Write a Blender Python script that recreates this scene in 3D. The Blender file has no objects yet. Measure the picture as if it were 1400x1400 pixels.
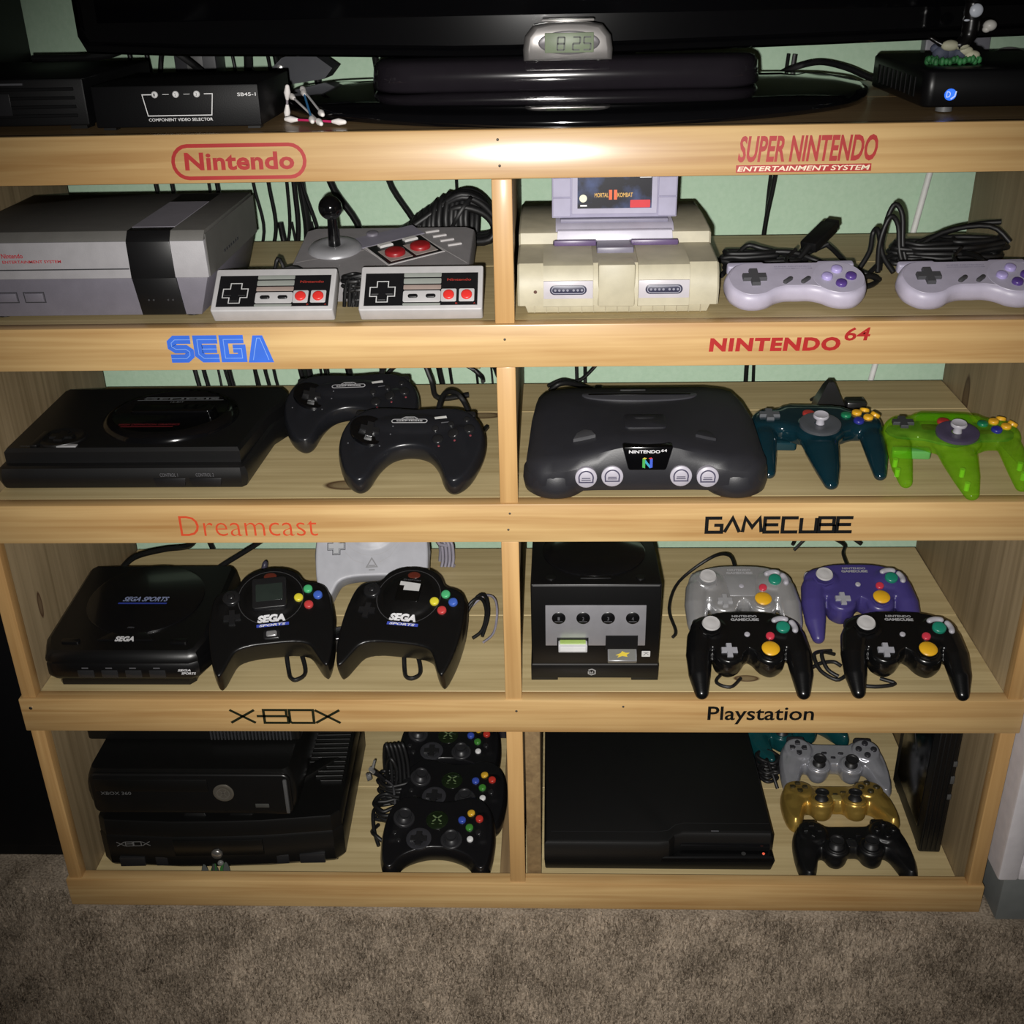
import bpy, bmesh, math, random
from mathutils import Vector, Matrix, Euler
from mathutils.bvhtree import BVHTree
random.seed(7)
SC = bpy.context.scene
COL = SC.collection
PI = math.pi
MM = 0.001

# ------------------------------------------------------------------ camera
cam_d = bpy.data.cameras.new('camera')
cam = bpy.data.objects.new('camera', cam_d)
COL.objects.link(cam)
cam_d.sensor_fit = 'HORIZONTAL'
cam_d.sensor_width = 36.0
cam_d.lens = 36.0 * 1534.3 / 1400.0
cam_d.clip_start = 0.02
right = Vector((0.99935, 0.03028, -0.01971)); fwd = Vector((-0.03590, 0.89396, -0.44670)); up = Vector((0.00410, 0.44712, 0.89446))
rm = Matrix((right, up, -fwd)).transposed()
CAM = Vector((0.05036, -1.08072, 1.12014))
cam.matrix_world = Matrix.Translation(CAM) @ rm.to_4x4()
SC.camera = cam

# ------------------------------------------------------------------ world, lights, exposure
w = bpy.data.worlds.new('dim_room'); SC.world = w; w.use_nodes = True
w.node_tree.nodes['Background'].inputs[0].default_value = (1.0, 0.93, 0.82, 1)
w.node_tree.nodes['Background'].inputs[1].default_value = 0.010
fl = bpy.data.lights.new('phone_flash', 'SPOT')
fl.energy = 92.0; fl.color = (1.0, 0.97, 0.93)
fl.spot_size = math.radians(77); fl.spot_blend = 1.0; fl.shadow_soft_size = 0.006
flo = bpy.data.objects.new('phone_flash', fl); COL.objects.link(flo)
flo.location = (0.032, -1.085, 1.098)
flo.rotation_euler = (Vector((0.035, 0.0, 0.55)) - flo.location).to_track_quat('-Z', 'Y').to_euler()
SC.view_settings.view_transform = 'Standard'; SC.view_settings.look = 'None'
SC.view_settings.gamma = 1.0; SC.view_settings.exposure = 0.0
SC.view_settings.use_curve_mapping = False

# ------------------------------------------------------------------ materials
MATS = {}
def _nt(name):
    m = bpy.data.materials.new(name); m.use_nodes = True
    return m, m.node_tree, m.node_tree.nodes['Principled BSDF']
def P(name, col, rough=0.45, spec=0.5, metal=0.0, coat=0.0, bump=0.0, bscale=900.0, var=0.0, emit=0.0):
    """plastic, paint or metal with a fine procedural grain"""
    if name in MATS: return MATS[name]
    if max(col) < 0.0125: col = tuple(c * 0.55 for c in col)
    m, nt, b = _nt(name)
    b.inputs['Roughness'].default_value = rough
    b.inputs['Specular IOR Level'].default_value = spec
    b.inputs['Metallic'].default_value = metal
    b.inputs['Coat Weight'].default_value = coat
    b.inputs['Coat Roughness'].default_value = 0.08
    N = nt.nodes; L = nt.links
    tc = N.new('ShaderNodeTexCoord'); no = N.new('ShaderNodeTexNoise')
    no.inputs['Scale'].default_value = 60.0; no.inputs['Detail'].default_value = 4
    L.new(tc.outputs['Object'], no.inputs['Vector'])
    rp = N.new('ShaderNodeValToRGB')
    v = max(var, 0.06)
    rp.color_ramp.elements[0].position = 0.3; rp.color_ramp.elements[1].position = 0.7
    rp.color_ramp.elements[0].color = tuple(c * (1 - v) for c in col) + (1,)
    rp.color_ramp.elements[1].color = tuple(min(1, c * (1 + v)) for c in col) + (1,)
    L.new(no.outputs['Fac'], rp.inputs['Fac']); L.new(rp.outputs['Color'], b.inputs['Base Color'])
    if emit:
        b.inputs['Emission Color'].default_value = tuple(col) + (1,); b.inputs['Emission Strength'].default_value = emit
    if bump:
        n2 = N.new('ShaderNodeTexNoise'); n2.inputs['Scale'].default_value = bscale; n2.inputs['Detail'].default_value = 2
        L.new(tc.outputs['Object'], n2.inputs['Vector'])
        bp = N.new('ShaderNodeBump'); bp.inputs['Strength'].default_value = bump; bp.inputs['Distance'].default_value = 0.0005
        L.new(n2.outputs['Fac'], bp.inputs['Height']); L.new(bp.outputs['Normal'], b.inputs['Normal'])
    MATS[name] = m
    return m
def WOOD(name, axis, dark, light, rough=0.42, coat=0.0, knots=(), fine=1.9, seed=0.0, blotch=0.38):
    """pine with grain along an axis; knots = (x, y, z, rx, ry, rz) in object space"""
    m, nt, b = _nt(name); N = nt.nodes; L = nt.links
    tc = N.new('ShaderNodeTexCoord'); oi = N.new('ShaderNodeObjectInfo')
    ad = N.new('ShaderNodeVectorMath'); ad.operation = 'ADD'
    sc = N.new('ShaderNodeVectorMath'); sc.operation = 'SCALE'; sc.inputs['Scale'].default_value = 13.0
    cb = N.new('ShaderNodeCombineXYZ')
    for i in range(3): L.new(oi.outputs['Random'], cb.inputs[i])
    L.new(cb.outputs[0], sc.inputs[0])
    L.new(tc.outputs['Object'], ad.inputs[0]); L.new(sc.outputs['Vector'], ad.inputs[1])
    mp = N.new('ShaderNodeMapping'); s = [26.0 * fine] * 3; s['xyz'.index(axis)] = 1.3
    mp.inputs['Scale'].default_value = s; mp.inputs['Location'].default_value = (seed, seed * 2, seed * 3)
    L.new(ad.outputs['Vector'], mp.inputs['Vector'])
    n1 = N.new('ShaderNodeTexNoise'); n1.inputs['Scale'].default_value = 2.2; n1.inputs['Detail'].default_value = 5; n1.inputs['Distortion'].default_value = 0.6
    L.new(mp.outputs[0], n1.inputs['Vector'])
    mp2 = N.new('ShaderNodeMapping'); s2 = [9.0] * 3; s2['xyz'.index(axis)] = 2.5
    mp2.inputs['Scale'].default_value = s2; L.new(ad.outputs['Vector'], mp2.inputs['Vector'])
    n2 = N.new('ShaderNodeTexNoise'); n2.inputs['Scale'].default_value = 1.6; n2.inputs['Detail'].default_value = 3
    L.new(mp2.outputs[0], n2.inputs['Vector'])
    mx = N.new('ShaderNodeMix'); mx.data_type = 'FLOAT'; mx.inputs['Factor'].default_value = blotch
    L.new(n1.outputs['Fac'], mx.inputs['A']); L.new(n2.outputs['Fac'], mx.inputs['B'])
    rp = N.new('ShaderNodeValToRGB'); e = rp.color_ramp.elements
    e[0].position = 0.32; e[1].position = 0.66; e[0].color = tuple(dark) + (1,); e[1].color = tuple(light) + (1,)
    L.new(mx.outputs['Result'], rp.inputs['Fac'])
    out = rp.outputs['Color']
    for (kx, ky, kz, rx, ry, rz) in knots:
        mk = N.new('ShaderNodeMapping'); mk.vector_type = 'TEXTURE'
        mk.inputs['Location'].default_value = (kx, ky, kz); mk.inputs['Scale'].default_value = (rx, ry, rz)
        L.new(tc.outputs['Object'], mk.inputs['Vector'])
        ln = N.new('ShaderNodeVectorMath'); ln.operation = 'LENGTH'; L.new(mk.outputs[0], ln.inputs[0])
        kr = N.new('ShaderNodeValToRGB'); k = kr.color_ramp.elements
        k[0].position = 0.0; k[0].color = (0.55, 0.55, 0.55, 1); k[1].position = 1.0; k[1].color = (0, 0, 0, 1)
        for p_, v_ in ((0.55, 0.65), (0.8, 0.95), (0.92, 0.35)):
            q = kr.color_ramp.elements.new(p_); q.color = (v_, v_, v_, 1)
        L.new(ln.outputs['Value'], kr.inputs['Fac'])
        mm = N.new('ShaderNodeMix'); mm.data_type = 'RGBA'; mm.inputs['B'].default_value = (0.06, 0.022, 0.008, 1)
        L.new(kr.outputs['Color'], mm.inputs['Factor']); L.new(out, mm.inputs['A']); out = mm.outputs['Result']
    L.new(out, b.inputs['Base Color'])
    b.inputs['Roughness'].default_value = rough; b.inputs['Coat Weight'].default_value = coat
    b.inputs['Coat Roughness'].default_value = 0.22
    bp = N.new('ShaderNodeBump'); bp.inputs['Strength'].default_value = 0.10; bp.inputs['Distance'].default_value = 0.001
    L.new(n1.outputs['Fac'], bp.inputs['Height']); L.new(bp.outputs['Normal'], b.inputs['Normal'])
    return m

# ------------------------------------------------------------------ mesh helpers (all device geometry in millimetres)
def rr(w, h, r, n=6, cx=0, cy=0):
    o = []
    for (sx, sy, a0) in ((1, 1, 0), (-1, 1, 90), (-1, -1, 180), (1, -1, 270)):
        for i in range(n + 1):
            a = math.radians(a0 + 90 * i / n)
            o.append((cx + sx * (w / 2 - r) + r * math.cos(a), cy + sy * (h / 2 - r) + r * math.sin(a)))
    return o
def circ(r, n=24, cx=0, cy=0, ry=None):
    ry = ry or r
    return [(cx + r * math.cos(2 * PI * i / n), cy + ry * math.sin(2 * PI * i / n)) for i in range(n)]
def spl(pts, n=5, closed=True):
    """Catmull-Rom through the points"""
    V = [Vector(p) for p in pts]; o = []; N = len(V)
    rng = range(N) if closed else range(N - 1)
    for i in rng:
        g = (lambda k: V[k % N]) if closed else (lambda k: V[max(0, min(N - 1, k))])
        p0, p1, p2, p3 = g(i - 1), g(i), g(i + 1), g(i + 2)
        for j in range(n):
            t = j / n
            o.append(0.5 * ((2 * p1) + (p2 - p0) * t + (2 * p0 - 5 * p1 + 4 * p2 - p3) * t * t + (3 * p1 - p0 - 3 * p2 + p3) * t ** 3))
    if not closed: o.append(V[-1])
    return [tuple(v) for v in o]
def mir(half):
    """right half listed from back centre round to front centre -> closed counter-clockwise outline"""
    left = [(-x, y) for (x, y) in half if abs(x) > 1e-6]
    right = list(reversed(half))
    o = right + left if abs(half[0][0]) < 1e-6 else right + left
    return o
def plus(a, t):
    return [(t, t), (t, a), (-t, a), (-t, t), (-a, t), (-a, -t), (-t, -t), (-t, -a), (t, -a), (t, -t), (a, -t), (a, t)]
def ccw(o):
    A = sum(o[i][0] * o[(i + 1) % len(o)][1] - o[(i + 1) % len(o)][0] * o[i][1] for i in range(len(o)))
    return list(o) if A > 0 else list(reversed(o))
def inset(o, d):
    n = len(o); r = []
    for i in range(n):
        p = Vector(o[i - 1]); q = Vector(o[i]); s = Vector(o[(i + 1) % n])
        e1 = (q - p); e2 = (s - q)
        if e1.length < 1e-9 or e2.length < 1e-9: r.append(tuple(q)); continue
        e1.normalize(); e2.normalize()
        n1 = Vector((-e1.y, e1.x)); n2 = Vector((-e2.y, e2.x)); b = n1 + n2
        if b.length < 1e-6: b = n1
        b.normalize(); k = d / max(0.45, b.dot(n1))
        r.append((q.x + b.x * k, q.y + b.y * k))
    return r
class MB:
    def __init__(s): s.bm = bmesh.new(); s.k = 0
    def _new(s, vs): return [s.bm.verts.new(v) for v in vs]
    def mark(s): s.bm.verts.ensure_lookup_table(); s.k = len(s.bm.verts); return s
    def xf(s, M):
        s.bm.verts.ensure_lookup_table()
        for v in s.bm.verts[s.k:]: v.co = M @ v.co
        return s
    def box(s, x0, x1, y0, y1, z0, z1, bev=0.0, seg=2):
        vs = s._new([(x0, y0, z0), (x1, y0, z0), (x1, y1, z0), (x0, y1, z0), (x0, y0, z1), (x1, y0, z1), (x1, y1, z1), (x0, y1, z1)])
        fs = [s.bm.faces.new([vs[i] for i in f]) for f in ((0, 3, 2, 1), (4, 5, 6, 7), (0, 1, 5, 4), (1, 2, 6, 5), (2, 3, 7, 6), (3, 0, 4, 7))]
        if bev:
            ed = list({e for f in fs for e in f.edges})
            bmesh.ops.bevel(s.bm, geom=ed, offset=bev, segments=seg, profile=0.5, affect='EDGES', clamp_overlap=True)
        return s
    def hexa(s, p, bev=0.0, seg=2):
        """eight corners: bottom four then top four, counter-clockwise"""
        vs = s._new(p)
        fs = [s.bm.faces.new([vs[i] for i in f]) for f in ((0, 3, 2, 1), (4, 5, 6, 7), (0, 1, 5, 4), (1, 2, 6, 5), (2, 3, 7, 6), (3, 0, 4, 7))]
        if bev:
            ed = list({e for f in fs for e in f.edges})
            bmesh.ops.bevel(s.bm, geom=ed, offset=bev, segments=seg, profile=0.5, affect='EDGES', clamp_overlap=True)
        return s
    def loft(s, rings, cap0=True, cap1=True, closed=True):
        R = [s._new(r) for r in rings]; n = len(R[0])
        for a, b in zip(R[:-1], R[1:]):
            for i in range(n if closed else n - 1):
                j = (i + 1) % n
                s.bm.faces.new((a[i], a[j], b[j], b[i]))
        if cap0: s.bm.faces.new(list(reversed(R[0])))
        if cap1: s.bm.faces.new(R[-1])
        return s
    def slab(s, outline, prof):
        """prof = [(inset, z), ...] bottom to top"""
        o = ccw(outline)
        return s.loft([[(x, y, z) for (x, y) in (inset(o, d) if d else o)] for (d, z) in prof])
    def rslab(s, outline, z0, z1, r=1.0, rb=None, n=3):
        rb = r * 0.5 if rb is None else rb
        pr = []
        for i in range(n + 1):
            a = PI / 2 * i / n; pr.append((rb * (1 - math.sin(a)), z0 + rb * (1 - math.cos(a))))
        for i in range(n + 1):
            a = PI / 2 * i / n; pr.append((r * (1 - math.cos(a)), z1 - r * (1 - math.sin(a))))
        return s.slab(outline, pr)
    def cyl(s, x, y, z0, z1, r, r2=None, n=20, b=0.0):
        r2 = r if r2 is None else r2
        pr = [(r, z0), (r2, z1 - b), (r2 - b, z1)] if b else [(r, z0), (r2, z1)]
        return s.loft([[(x + q * math.cos(2 * PI * i / n), y + q * math.sin(2 * PI * i / n), z) for i in range(n)] for (q, z) in pr])
    def lathe(s, x, y, prof, n=24):
        return s.loft([[(x + q * math.cos(2 * PI * i / n), y + q * math.sin(2 * PI * i / n), z) for i in range(n)] for (q, z) in prof])
    def ell(s, x, y, z, rx, ry, rz, sub=3):
        s.mark()
        bmesh.ops.create_icosphere(s.bm, subdivisions=sub, radius=1.0)
        return s.xf(Matrix.Translation((x, y, z)) @ Matrix.Diagonal((rx, ry, rz, 1)))
    def tube(s, pts, r, n=8, flat=1.0, round_ends=False):
        V = [Vector(p) for p in pts]; N = len(V)
        rs = r if isinstance(r, (list, tuple)) else [r] * N
        rings = []; ref = None
        for i in range(N):
            t = (V[min(N - 1, i + 1)] - V[max(0, i - 1)])
            if t.length < 1e-9: t = Vector((0, 0, 1))
            t.normalize()
            if ref is None:
                ref = Vector((0, 0, 1)) if abs(t.z) < 0.9 else Vector((1, 0, 0))
            a = t.cross(ref)
            if a.length < 1e-5: a = t.orthogonal()
            a.normalize(); b2 = a.cross(t).normalized(); ref = b2
            rings.append((V[i], t, a, b2, rs[i]))
        def ring(c, a, b2, q): return [tuple(c + a * (q * math.cos(2 * PI * k / n)) + b2 * (q * flat * math.sin(2 * PI * k / n))) for k in range(n)]
        out = []
        if round_ends:
            c, t, a, b2, q = rings[0]
            for k in (80, 55, 28): out.append(ring(c - t * q * math.sin(math.radians(k)), a, b2, q * math.cos(math.radians(k))))
        for (c, t, a, b2, q) in rings: out.append(ring(c, a, b2, q))
        if round_ends:
            c, t, a, b2, q = rings[-1]
            for k in (28, 55, 80): out.append(ring(c + t * q * math.sin(math.radians(k)), a, b2, q * math.cos(math.radians(k))))
        return s.loft(out)
    def strokes(s, polys, wd, z=0.0, fm=None):
        """flat lettering: each polyline becomes mitred quads of width wd in the xy plane"""
        for pl in polys:
            V = [Vector((p[0], p[1])) for p in pl]
            cl = (V[0] - V[-1]).length < 1e-6
            if cl: V = V[:-1]
            n = len(V); L = []; R = []
            for i in range(n):
                if cl or 0 < i < n - 1:
                    e1 = (V[i] - V[i - 1]).normalized(); e2 = (V[(i + 1) % n] - V[i]).normalized()
                elif i == 0: e1 = e2 = (V[1] - V[0]).normalized()
                else: e1 = e2 = (V[-1] - V[-2]).normalized()
                n1 = Vector((-e1.y, e1.x)); n2 = Vector((-e2.y, e2.x)); b = n1 + n2
                if b.length < 1e-6: b = n1
                b.normalize(); k = wd / 2 / max(0.5, b.dot(n1))
                L.append(V[i] + b * k); R.append(V[i] - b * k)
            f = fm or (lambda x, y: (x, y, z))
            lv = s._new([f(p.x, p.y) for p in L]); rv = s._new([f(p.x, p.y) for p in R])
            for i in range(n if cl else n - 1):
                j = (i + 1) % n
                try: s.bm.faces.new((rv[i], rv[j], lv[j], lv[i]))
                except ValueError: pass
        return s
    def flat(s, outline, z=0.0, fm=None):
        f = fm or (lambda x, y: (x, y, z))
        s.bm.faces.new(s._new([f(x, y) for (x, y) in ccw(outline)])); return s
    def build(s, name, mat, parent=None, angle=38, scale=MM, loc=None, label=None, tri=False):
        if tri: bmesh.ops.triangulate(s.bm, faces=s.bm.faces[:])
        me = bpy.data.meshes.new(name)
        bmesh.ops.recalc_face_normals(s.bm, faces=s.bm.faces[:]) if len(s.bm.faces) and not tri else None
        s.bm.to_mesh(me); s.bm.free()
        if scale != 1: me.transform(Matrix.Scale(scale, 4))
        return link(name, me, mat, parent, angle, loc, label)
def link(name, me, mat, parent=None, angle=38, loc=None, label=None):
    if angle:
        me.shade_smooth(); me.set_sharp_from_angle(angle=math.radians(angle))
    me.materials.clear(); me.materials.append(mat)
    o = bpy.data.objects.new(name, me); COL.objects.link(o)
    if parent: o.parent = parent
    if loc: o.location = loc
    if label: o['label'] = label
    return o
def thing(name, label, cat, loc=(0, 0, 0), rot=(0, 0, 0), group=None):
    o = bpy.data.objects.new(name, None); COL.objects.link(o); o.empty_display_size = 0.02
    o.location = loc; o.rotation_euler = tuple(math.radians(a) for a in rot)
    o['label'] = label; o['category'] = cat
    if group: o['group'] = group
    return o
def tag(o, label, cat, group=None):
    o['label'] = label; o['category'] = cat
    if group: o['group'] = group
    return o
def struct(o): o['kind'] = 'structure'; return o
def dup(root, loc, rot, label, group=None):
    r = root.copy(); COL.objects.link(r); r.location = loc; r.rotation_euler = tuple(math.radians(a) for a in rot)
    r['label'] = label
    if group: r['group'] = group
    for ch in list(root.children):
        c = ch.copy(); COL.objects.link(c); c.parent = r
        for g in ch.children:
            d = g.copy(); COL.objects.link(d); d.parent = c
    return r
def organic(mb, name, mat, parent, vox=1.4, it=6, fac=0.5, label=None):
    """union of overlapping closed shapes grown into one smooth skin"""
    bmesh.ops.recalc_face_normals(mb.bm, faces=mb.bm.faces[:])
    me = bpy.data.meshes.new('t'); mb.bm.to_mesh(me); mb.bm.free()
    o = bpy.data.objects.new('t', me); COL.objects.link(o)
    m = o.modifiers.new('r', 'REMESH'); m.mode = 'VOXEL'; m.voxel_size = vox; m.adaptivity = 0.0
    if it:
        q = o.modifiers.new('s', 'SMOOTH'); q.factor = fac; q.iterations = it
    dg = bpy.context.evaluated_depsgraph_get(); dg.update()
    me2 = bpy.data.meshes.new_from_object(o.evaluated_get(dg)); me2.name = name
    bpy.data.objects.remove(o); bpy.data.meshes.remove(me)
    me2.transform(Matrix.Scale(MM, 4))
    return link(name, me2, mat, parent, 60, None, label)
class Surf:
    def __init__(s, o):
        me = o.data
        s.t = BVHTree.FromPolygons([v.co / MM for v in me.vertices], [tuple(p.vertices) for p in me.polygons])
    def hit(s, x, y):
        h = s.t.ray_cast(Vector((x, y, 500)), Vector((0, 0, -1)))
        return (h[0].z, h[1]) if h[0] is not None else (0.0, Vector((0, 0, 1)))
    def z(s, x, y): return s.hit(x, y)[0]
    def fm(s, dz=0.15): return lambda x, y: (x, y, s.z(x, y) + dz)
    def M(s, x, y, blend=1.0):
        z, n = s.hit(x, y)
        n = (n * blend + Vector((0, 0, 1)) * (1 - blend)).normalized()
        if n.z < 0.3: n = Vector((0, 0, 1))
        ax = (Vector((1, 0, 0)) - n * n.x).normalized(); ay = n.cross(ax)
        return Matrix.Translation((x, y, z)) @ Matrix((ax, ay, n)).transposed().to_4x4()
def text2d(t, shear=0.0, off=0.0, sx=1.0, space=1.0):
    c = bpy.data.curves.new('t', 'FONT'); c.body = t; c.size = 1.0; c.shear = shear; c.offset = off; c.space_character = space
    c.resolution_u = 3
    o = bpy.data.objects.new('t', c); COL.objects.link(o)
    dg = bpy.context.evaluated_depsgraph_get(); dg.update()
    me = bpy.data.meshes.new_from_object(o.evaluated_get(dg))
    bpy.data.objects.remove(o); bpy.data.curves.remove(c)
    vs = [(v.co.x, v.co.y) for v in me.vertices]; fs = [tuple(p.vertices) for p in me.polygons]
    bpy.data.meshes.remove(me)
    return vs, fs
def letter(mb, t, x0, x1, y0, y1, fm=None, z=0.0, shear=0.0, off=0.0, space=1.0, cap=None):
    """text fitted to a rectangle in millimetres and mapped with fm; cap measures the height on another string"""
    vs, fs = text2d(t, shear, off, 1.0, space)
    ax = min(v[0] for v in vs); bx = max(v[0] for v in vs)
    hv = vs if cap is None else text2d(cap, shear, off)[0]
    ay = min(v[1] for v in hv); by = max(v[1] for v in hv)
    f = fm or (lambda x, y: (x, y, z))
    nv = [mb.bm.verts.new(f(x0 + (v[0] - ax) / (bx - ax) * (x1 - x0), y0 + (v[1] - ay) / (by - ay) * (y1 - y0))) for v in vs]
    for q in fs:
        try: mb.bm.faces.new([nv[i] for i in q])
        except ValueError: pass
    return mb
def glyphs(word, table, x0, x1, y0, y1, gap=0.16, widths=None):
    """custom stroke letters -> polylines fitted to a rectangle"""
    ws = [(widths or {}).get(ch, 1.0) for ch in word]
    tot = sum(ws) + gap * (len(word) - 1); k = (x1 - x0) / tot; out = []; x = 0.0
    for ch, wd in zip(word, ws):
        for pl in table[ch]:
            out.append([(x0 + (x + p[0] * wd) * k, y0 + p[1] * (y1 - y0)) for p in pl])
        x += wd + gap
    return out
def front(y): return lambda u, v: (u, y, v)
# ------------------------------------------------------------------ room
def wall_mat():
    m, nt, b = _nt('mint_wall_paint'); N = nt.nodes; L = nt.links
    tc = N.new('ShaderNodeTexCoord'); no = N.new('ShaderNodeTexNoise'); no.inputs['Scale'].default_value = 160; no.inputs['Detail'].default_value = 4
    L.new(tc.outputs['Object'], no.inputs['Vector'])
    rp = N.new('ShaderNodeValToRGB'); rp.color_ramp.elements[0].color = (0.40, 0.57, 0.41, 1); rp.color_ramp.elements[1].color = (0.50, 0.66, 0.50, 1)
    L.new(no.outputs['Fac'], rp.inputs['Fac']); L.new(rp.outputs['Color'], b.inputs['Base Color'])
    b.inputs['Roughness'].default_value = 0.85
    bp = N.new('ShaderNodeBump'); bp.inputs['Strength'].default_value = 0.25; bp.inputs['Distance'].default_value = 0.002
    L.new(no.outputs['Fac'], bp.inputs['Height']); L.new(bp.outputs['Normal'], b.inputs['Normal'])
    return m
def carpet_mat():
    m, nt, b = _nt('carpet'); N = nt.nodes; L = nt.links
    tc = N.new('ShaderNodeTexCoord')
    a = N.new('ShaderNodeTexNoise'); a.inputs['Scale'].default_value = 14; a.inputs['Detail'].default_value = 5; a.inputs['Roughness'].default_value = 0.65
    c = N.new('ShaderNodeTexNoise'); c.inputs['Scale'].default_value = 330; c.inputs['Detail'].default_value = 2
    for q in (a, c): L.new(tc.outputs['Object'], q.inputs['Vector'])
    mx = N.new('ShaderNodeMix'); mx.data_type = 'FLOAT'; mx.inputs['Factor'].default_value = 0.5
    L.new(a.outputs['Fac'], mx.inputs['A']); L.new(c.outputs['Fac'], mx.inputs['B'])
    rp = N.new('ShaderNodeValToRGB'); e = rp.color_ramp.elements
    e[0].position = 0.38; e[1].position = 0.62; e[0].color = (0.13, 0.102, 0.074, 1); e[1].color = (0.47, 0.385, 0.295, 1)
    L.new(mx.outputs['Result'], rp.inputs['Fac']); L.new(rp.outputs['Color'], b.inputs['Base Color'])
    b.inputs['Roughness'].default_value = 1.0; b.inputs['Specular IOR Level'].default_value = 0.05
    return m
CARPET = carpet_mat()
struct(MB().box(-2.2, 2.2, -2.4, 0.47, -0.05, -0.012).build('floor', CARPET, scale=1))
struct(MB().box(-2.2, 2.2, 0.452, 0.50, -0.05, 2.5).build('wall_back', wall_mat(), scale=1))
def carpet_pile():
    rnd = random.Random(3); vs = []; fs = []
    def tuft(x, y, h, r):
        a = rnd.uniform(0, 6.28); lx = rnd.uniform(-.004, .004); ly = rnd.uniform(-.004, .004); k = len(vs)
        for i in range(3):
            q = a + i * 2.094; vs.append((x + r * math.cos(q), y + r * math.sin(q), -0.012))
        for i in range(3):
            q = a + i * 2.094 + .5; vs.append((x + lx + .7 * r * math.cos(q), y + ly + .7 * r * math.sin(q), -0.012 + h))
        for i in range(3):
            j = (i + 1) % 3; fs.append((k + i, k + j, k + 3 + j, k + 3 + i))
        fs.append((k + 3, k + 4, k + 5))
    n = 0
    while n < 60000:
        x = rnd.uniform(-1.0, 1.0); y = rnd.uniform(-0.42, 0.03) if rnd.random() < .9 else rnd.uniform(-0.42, 0.44)
        if y > -0.007 and -0.60 < x < 0.602: continue
        if y > 0.075 and x < -0.6: continue
        if y > -0.02 and x > 0.6: continue
        d = 0.5 + 0.5 * math.sin(x * 31 + 2 * math.sin(y * 47)) * math.sin(y * 39 + 1.3 * math.sin(x * 23))
        h = 0.009 + 0.005 * d + rnd.uniform(-.002, .002)
        tuft(x, y, h, rnd.uniform(.0012, .0022)); n += 1
    me = bpy.data.meshes.new('carpet_pile'); me.from_pydata(vs, [], fs)
    o = link('carpet_pile', me, CARPET, None, 0); o['kind'] = 'stuff'; o['label'] = 'brown beige carpet pile in front of the shelf'
    o['category'] = 'carpet'
carpet_pile()
# black cabinet to the left, white cabinet to the right
BLK = P('black_lacquer', (0.006, 0.006, 0.007), 0.5, 0.2)
t = thing('tall_cabinet', 'tall black cabinet standing on the carpet left of the wooden shelf', 'cabinet', (-0.80, 0.27, 0))
MB().box(-0.22, 0.188, -0.172, 0.175, -0.008, 1.55, 0.004).build('body', BLK, t, scale=1)
for z0, z1 in ((0.02, 0.76), (0.775, 1.53)):
    MB().box(-0.21, 0.178, -0.183, -0.1715, z0, z1, 0.003).build('door', BLK, t, scale=1)
t = thing('white_cabinet', 'white cabinet on a grey plinth right of the wooden shelf', 'cabinet', (0.606, -0.012, 0))
WHT = P('white_paint', (0.74, 0.70, 0.72), 0.4)
MB().box(0.012, 0.50, 0.008, 0.34, -0.008, 0.066, 0.002).build('plinth', P('grey_plinth', (0.17, 0.18, 0.175), 0.6), t, scale=1)
MB().box(0.0, 0.026, 0.0, 0.34, 0.066, 0.90, 0.004).build('side_panel', WHT, t, scale=1)
MB().box(0.0262, 0.474, 0.002, 0.34, 0.066, 0.088, 0.002).build('bottom_rail', WHT, t, scale=1)
MB().box(0.4745, 0.50, 0.0, 0.34, 0.066, 0.90, 0.004).build('side_panel', WHT, t, scale=1)
MB().box(0.0262, 0.474, 0.3, 0.34, 0.0885, 0.90).build('back_panel', P('lilac_panel', (0.55, 0.53, 0.68), 0.5), t, scale=1)
MB().box(0.0262, 0.474, 0.002, 0.2995, 0.44, 0.46, 0.002).build('shelf_board', WHT, t, scale=1)

# ------------------------------------------------------------------ the wooden shelf
XL, XR, XD = -0.5889, 0.5984, -0.0058
Z1, Z2, Z3, Z4, Z5 = (0.9292, 0.9732), (0.7434, 0.7884), (0.5430, 0.5894), (0.2858, 0.3325), (0.0, 0.0444)
R1, R2, R3, R4, TOP = 0.7890, 0.5900, 0.3331, 0.0205, 0.9737
D_, L_ = (0.38, 0.205, 0.070), (0.62, 0.42, 0.185)
W_rail = WOOD('pine_varnished_rail', 'x', D_, L_, 0.5, 0.35)
W_rail1 = WOOD('pine_glossy_rail', 'x', D_, L_, 0.45, 1.0)
W_stile = WOOD('pine_stile', 'z', D_, (0.60, 0.37, 0.15), 0.5, 0.2)
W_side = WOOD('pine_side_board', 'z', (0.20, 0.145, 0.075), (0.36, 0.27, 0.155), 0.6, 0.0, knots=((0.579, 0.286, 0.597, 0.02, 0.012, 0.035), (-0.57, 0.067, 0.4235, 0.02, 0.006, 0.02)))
W_deck = WOOD('pine_deck', 'x', (0.40, 0.305, 0.145), (0.60, 0.485, 0.26), 0.55, 0.0,
    knots=((-0.178, 0.052, 0.5888, 0.03, 0.014, 0.02), (0.283, 0.046, 0.3319, 0.017, 0.0075, 0.02), (-0.262, 0.034, R4, 0.007, 0.004, 0.02), (-0.04, 0.26, 0.5888, 0.03, 0.012, 0.02)))
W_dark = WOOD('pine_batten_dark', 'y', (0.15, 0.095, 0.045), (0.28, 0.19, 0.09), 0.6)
W_top = WOOD('pine_top_board', 'x', (0.22, 0.13, 0.055), (0.36, 0.24, 0.11), 0.45, 0.2)
shelf = thing('media_shelf', 'wide honey coloured pine shelf unit with eight open bays and lettered rails', 'shelf', (0, 0, 0))
rails = []
T8 = 0.0064
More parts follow.
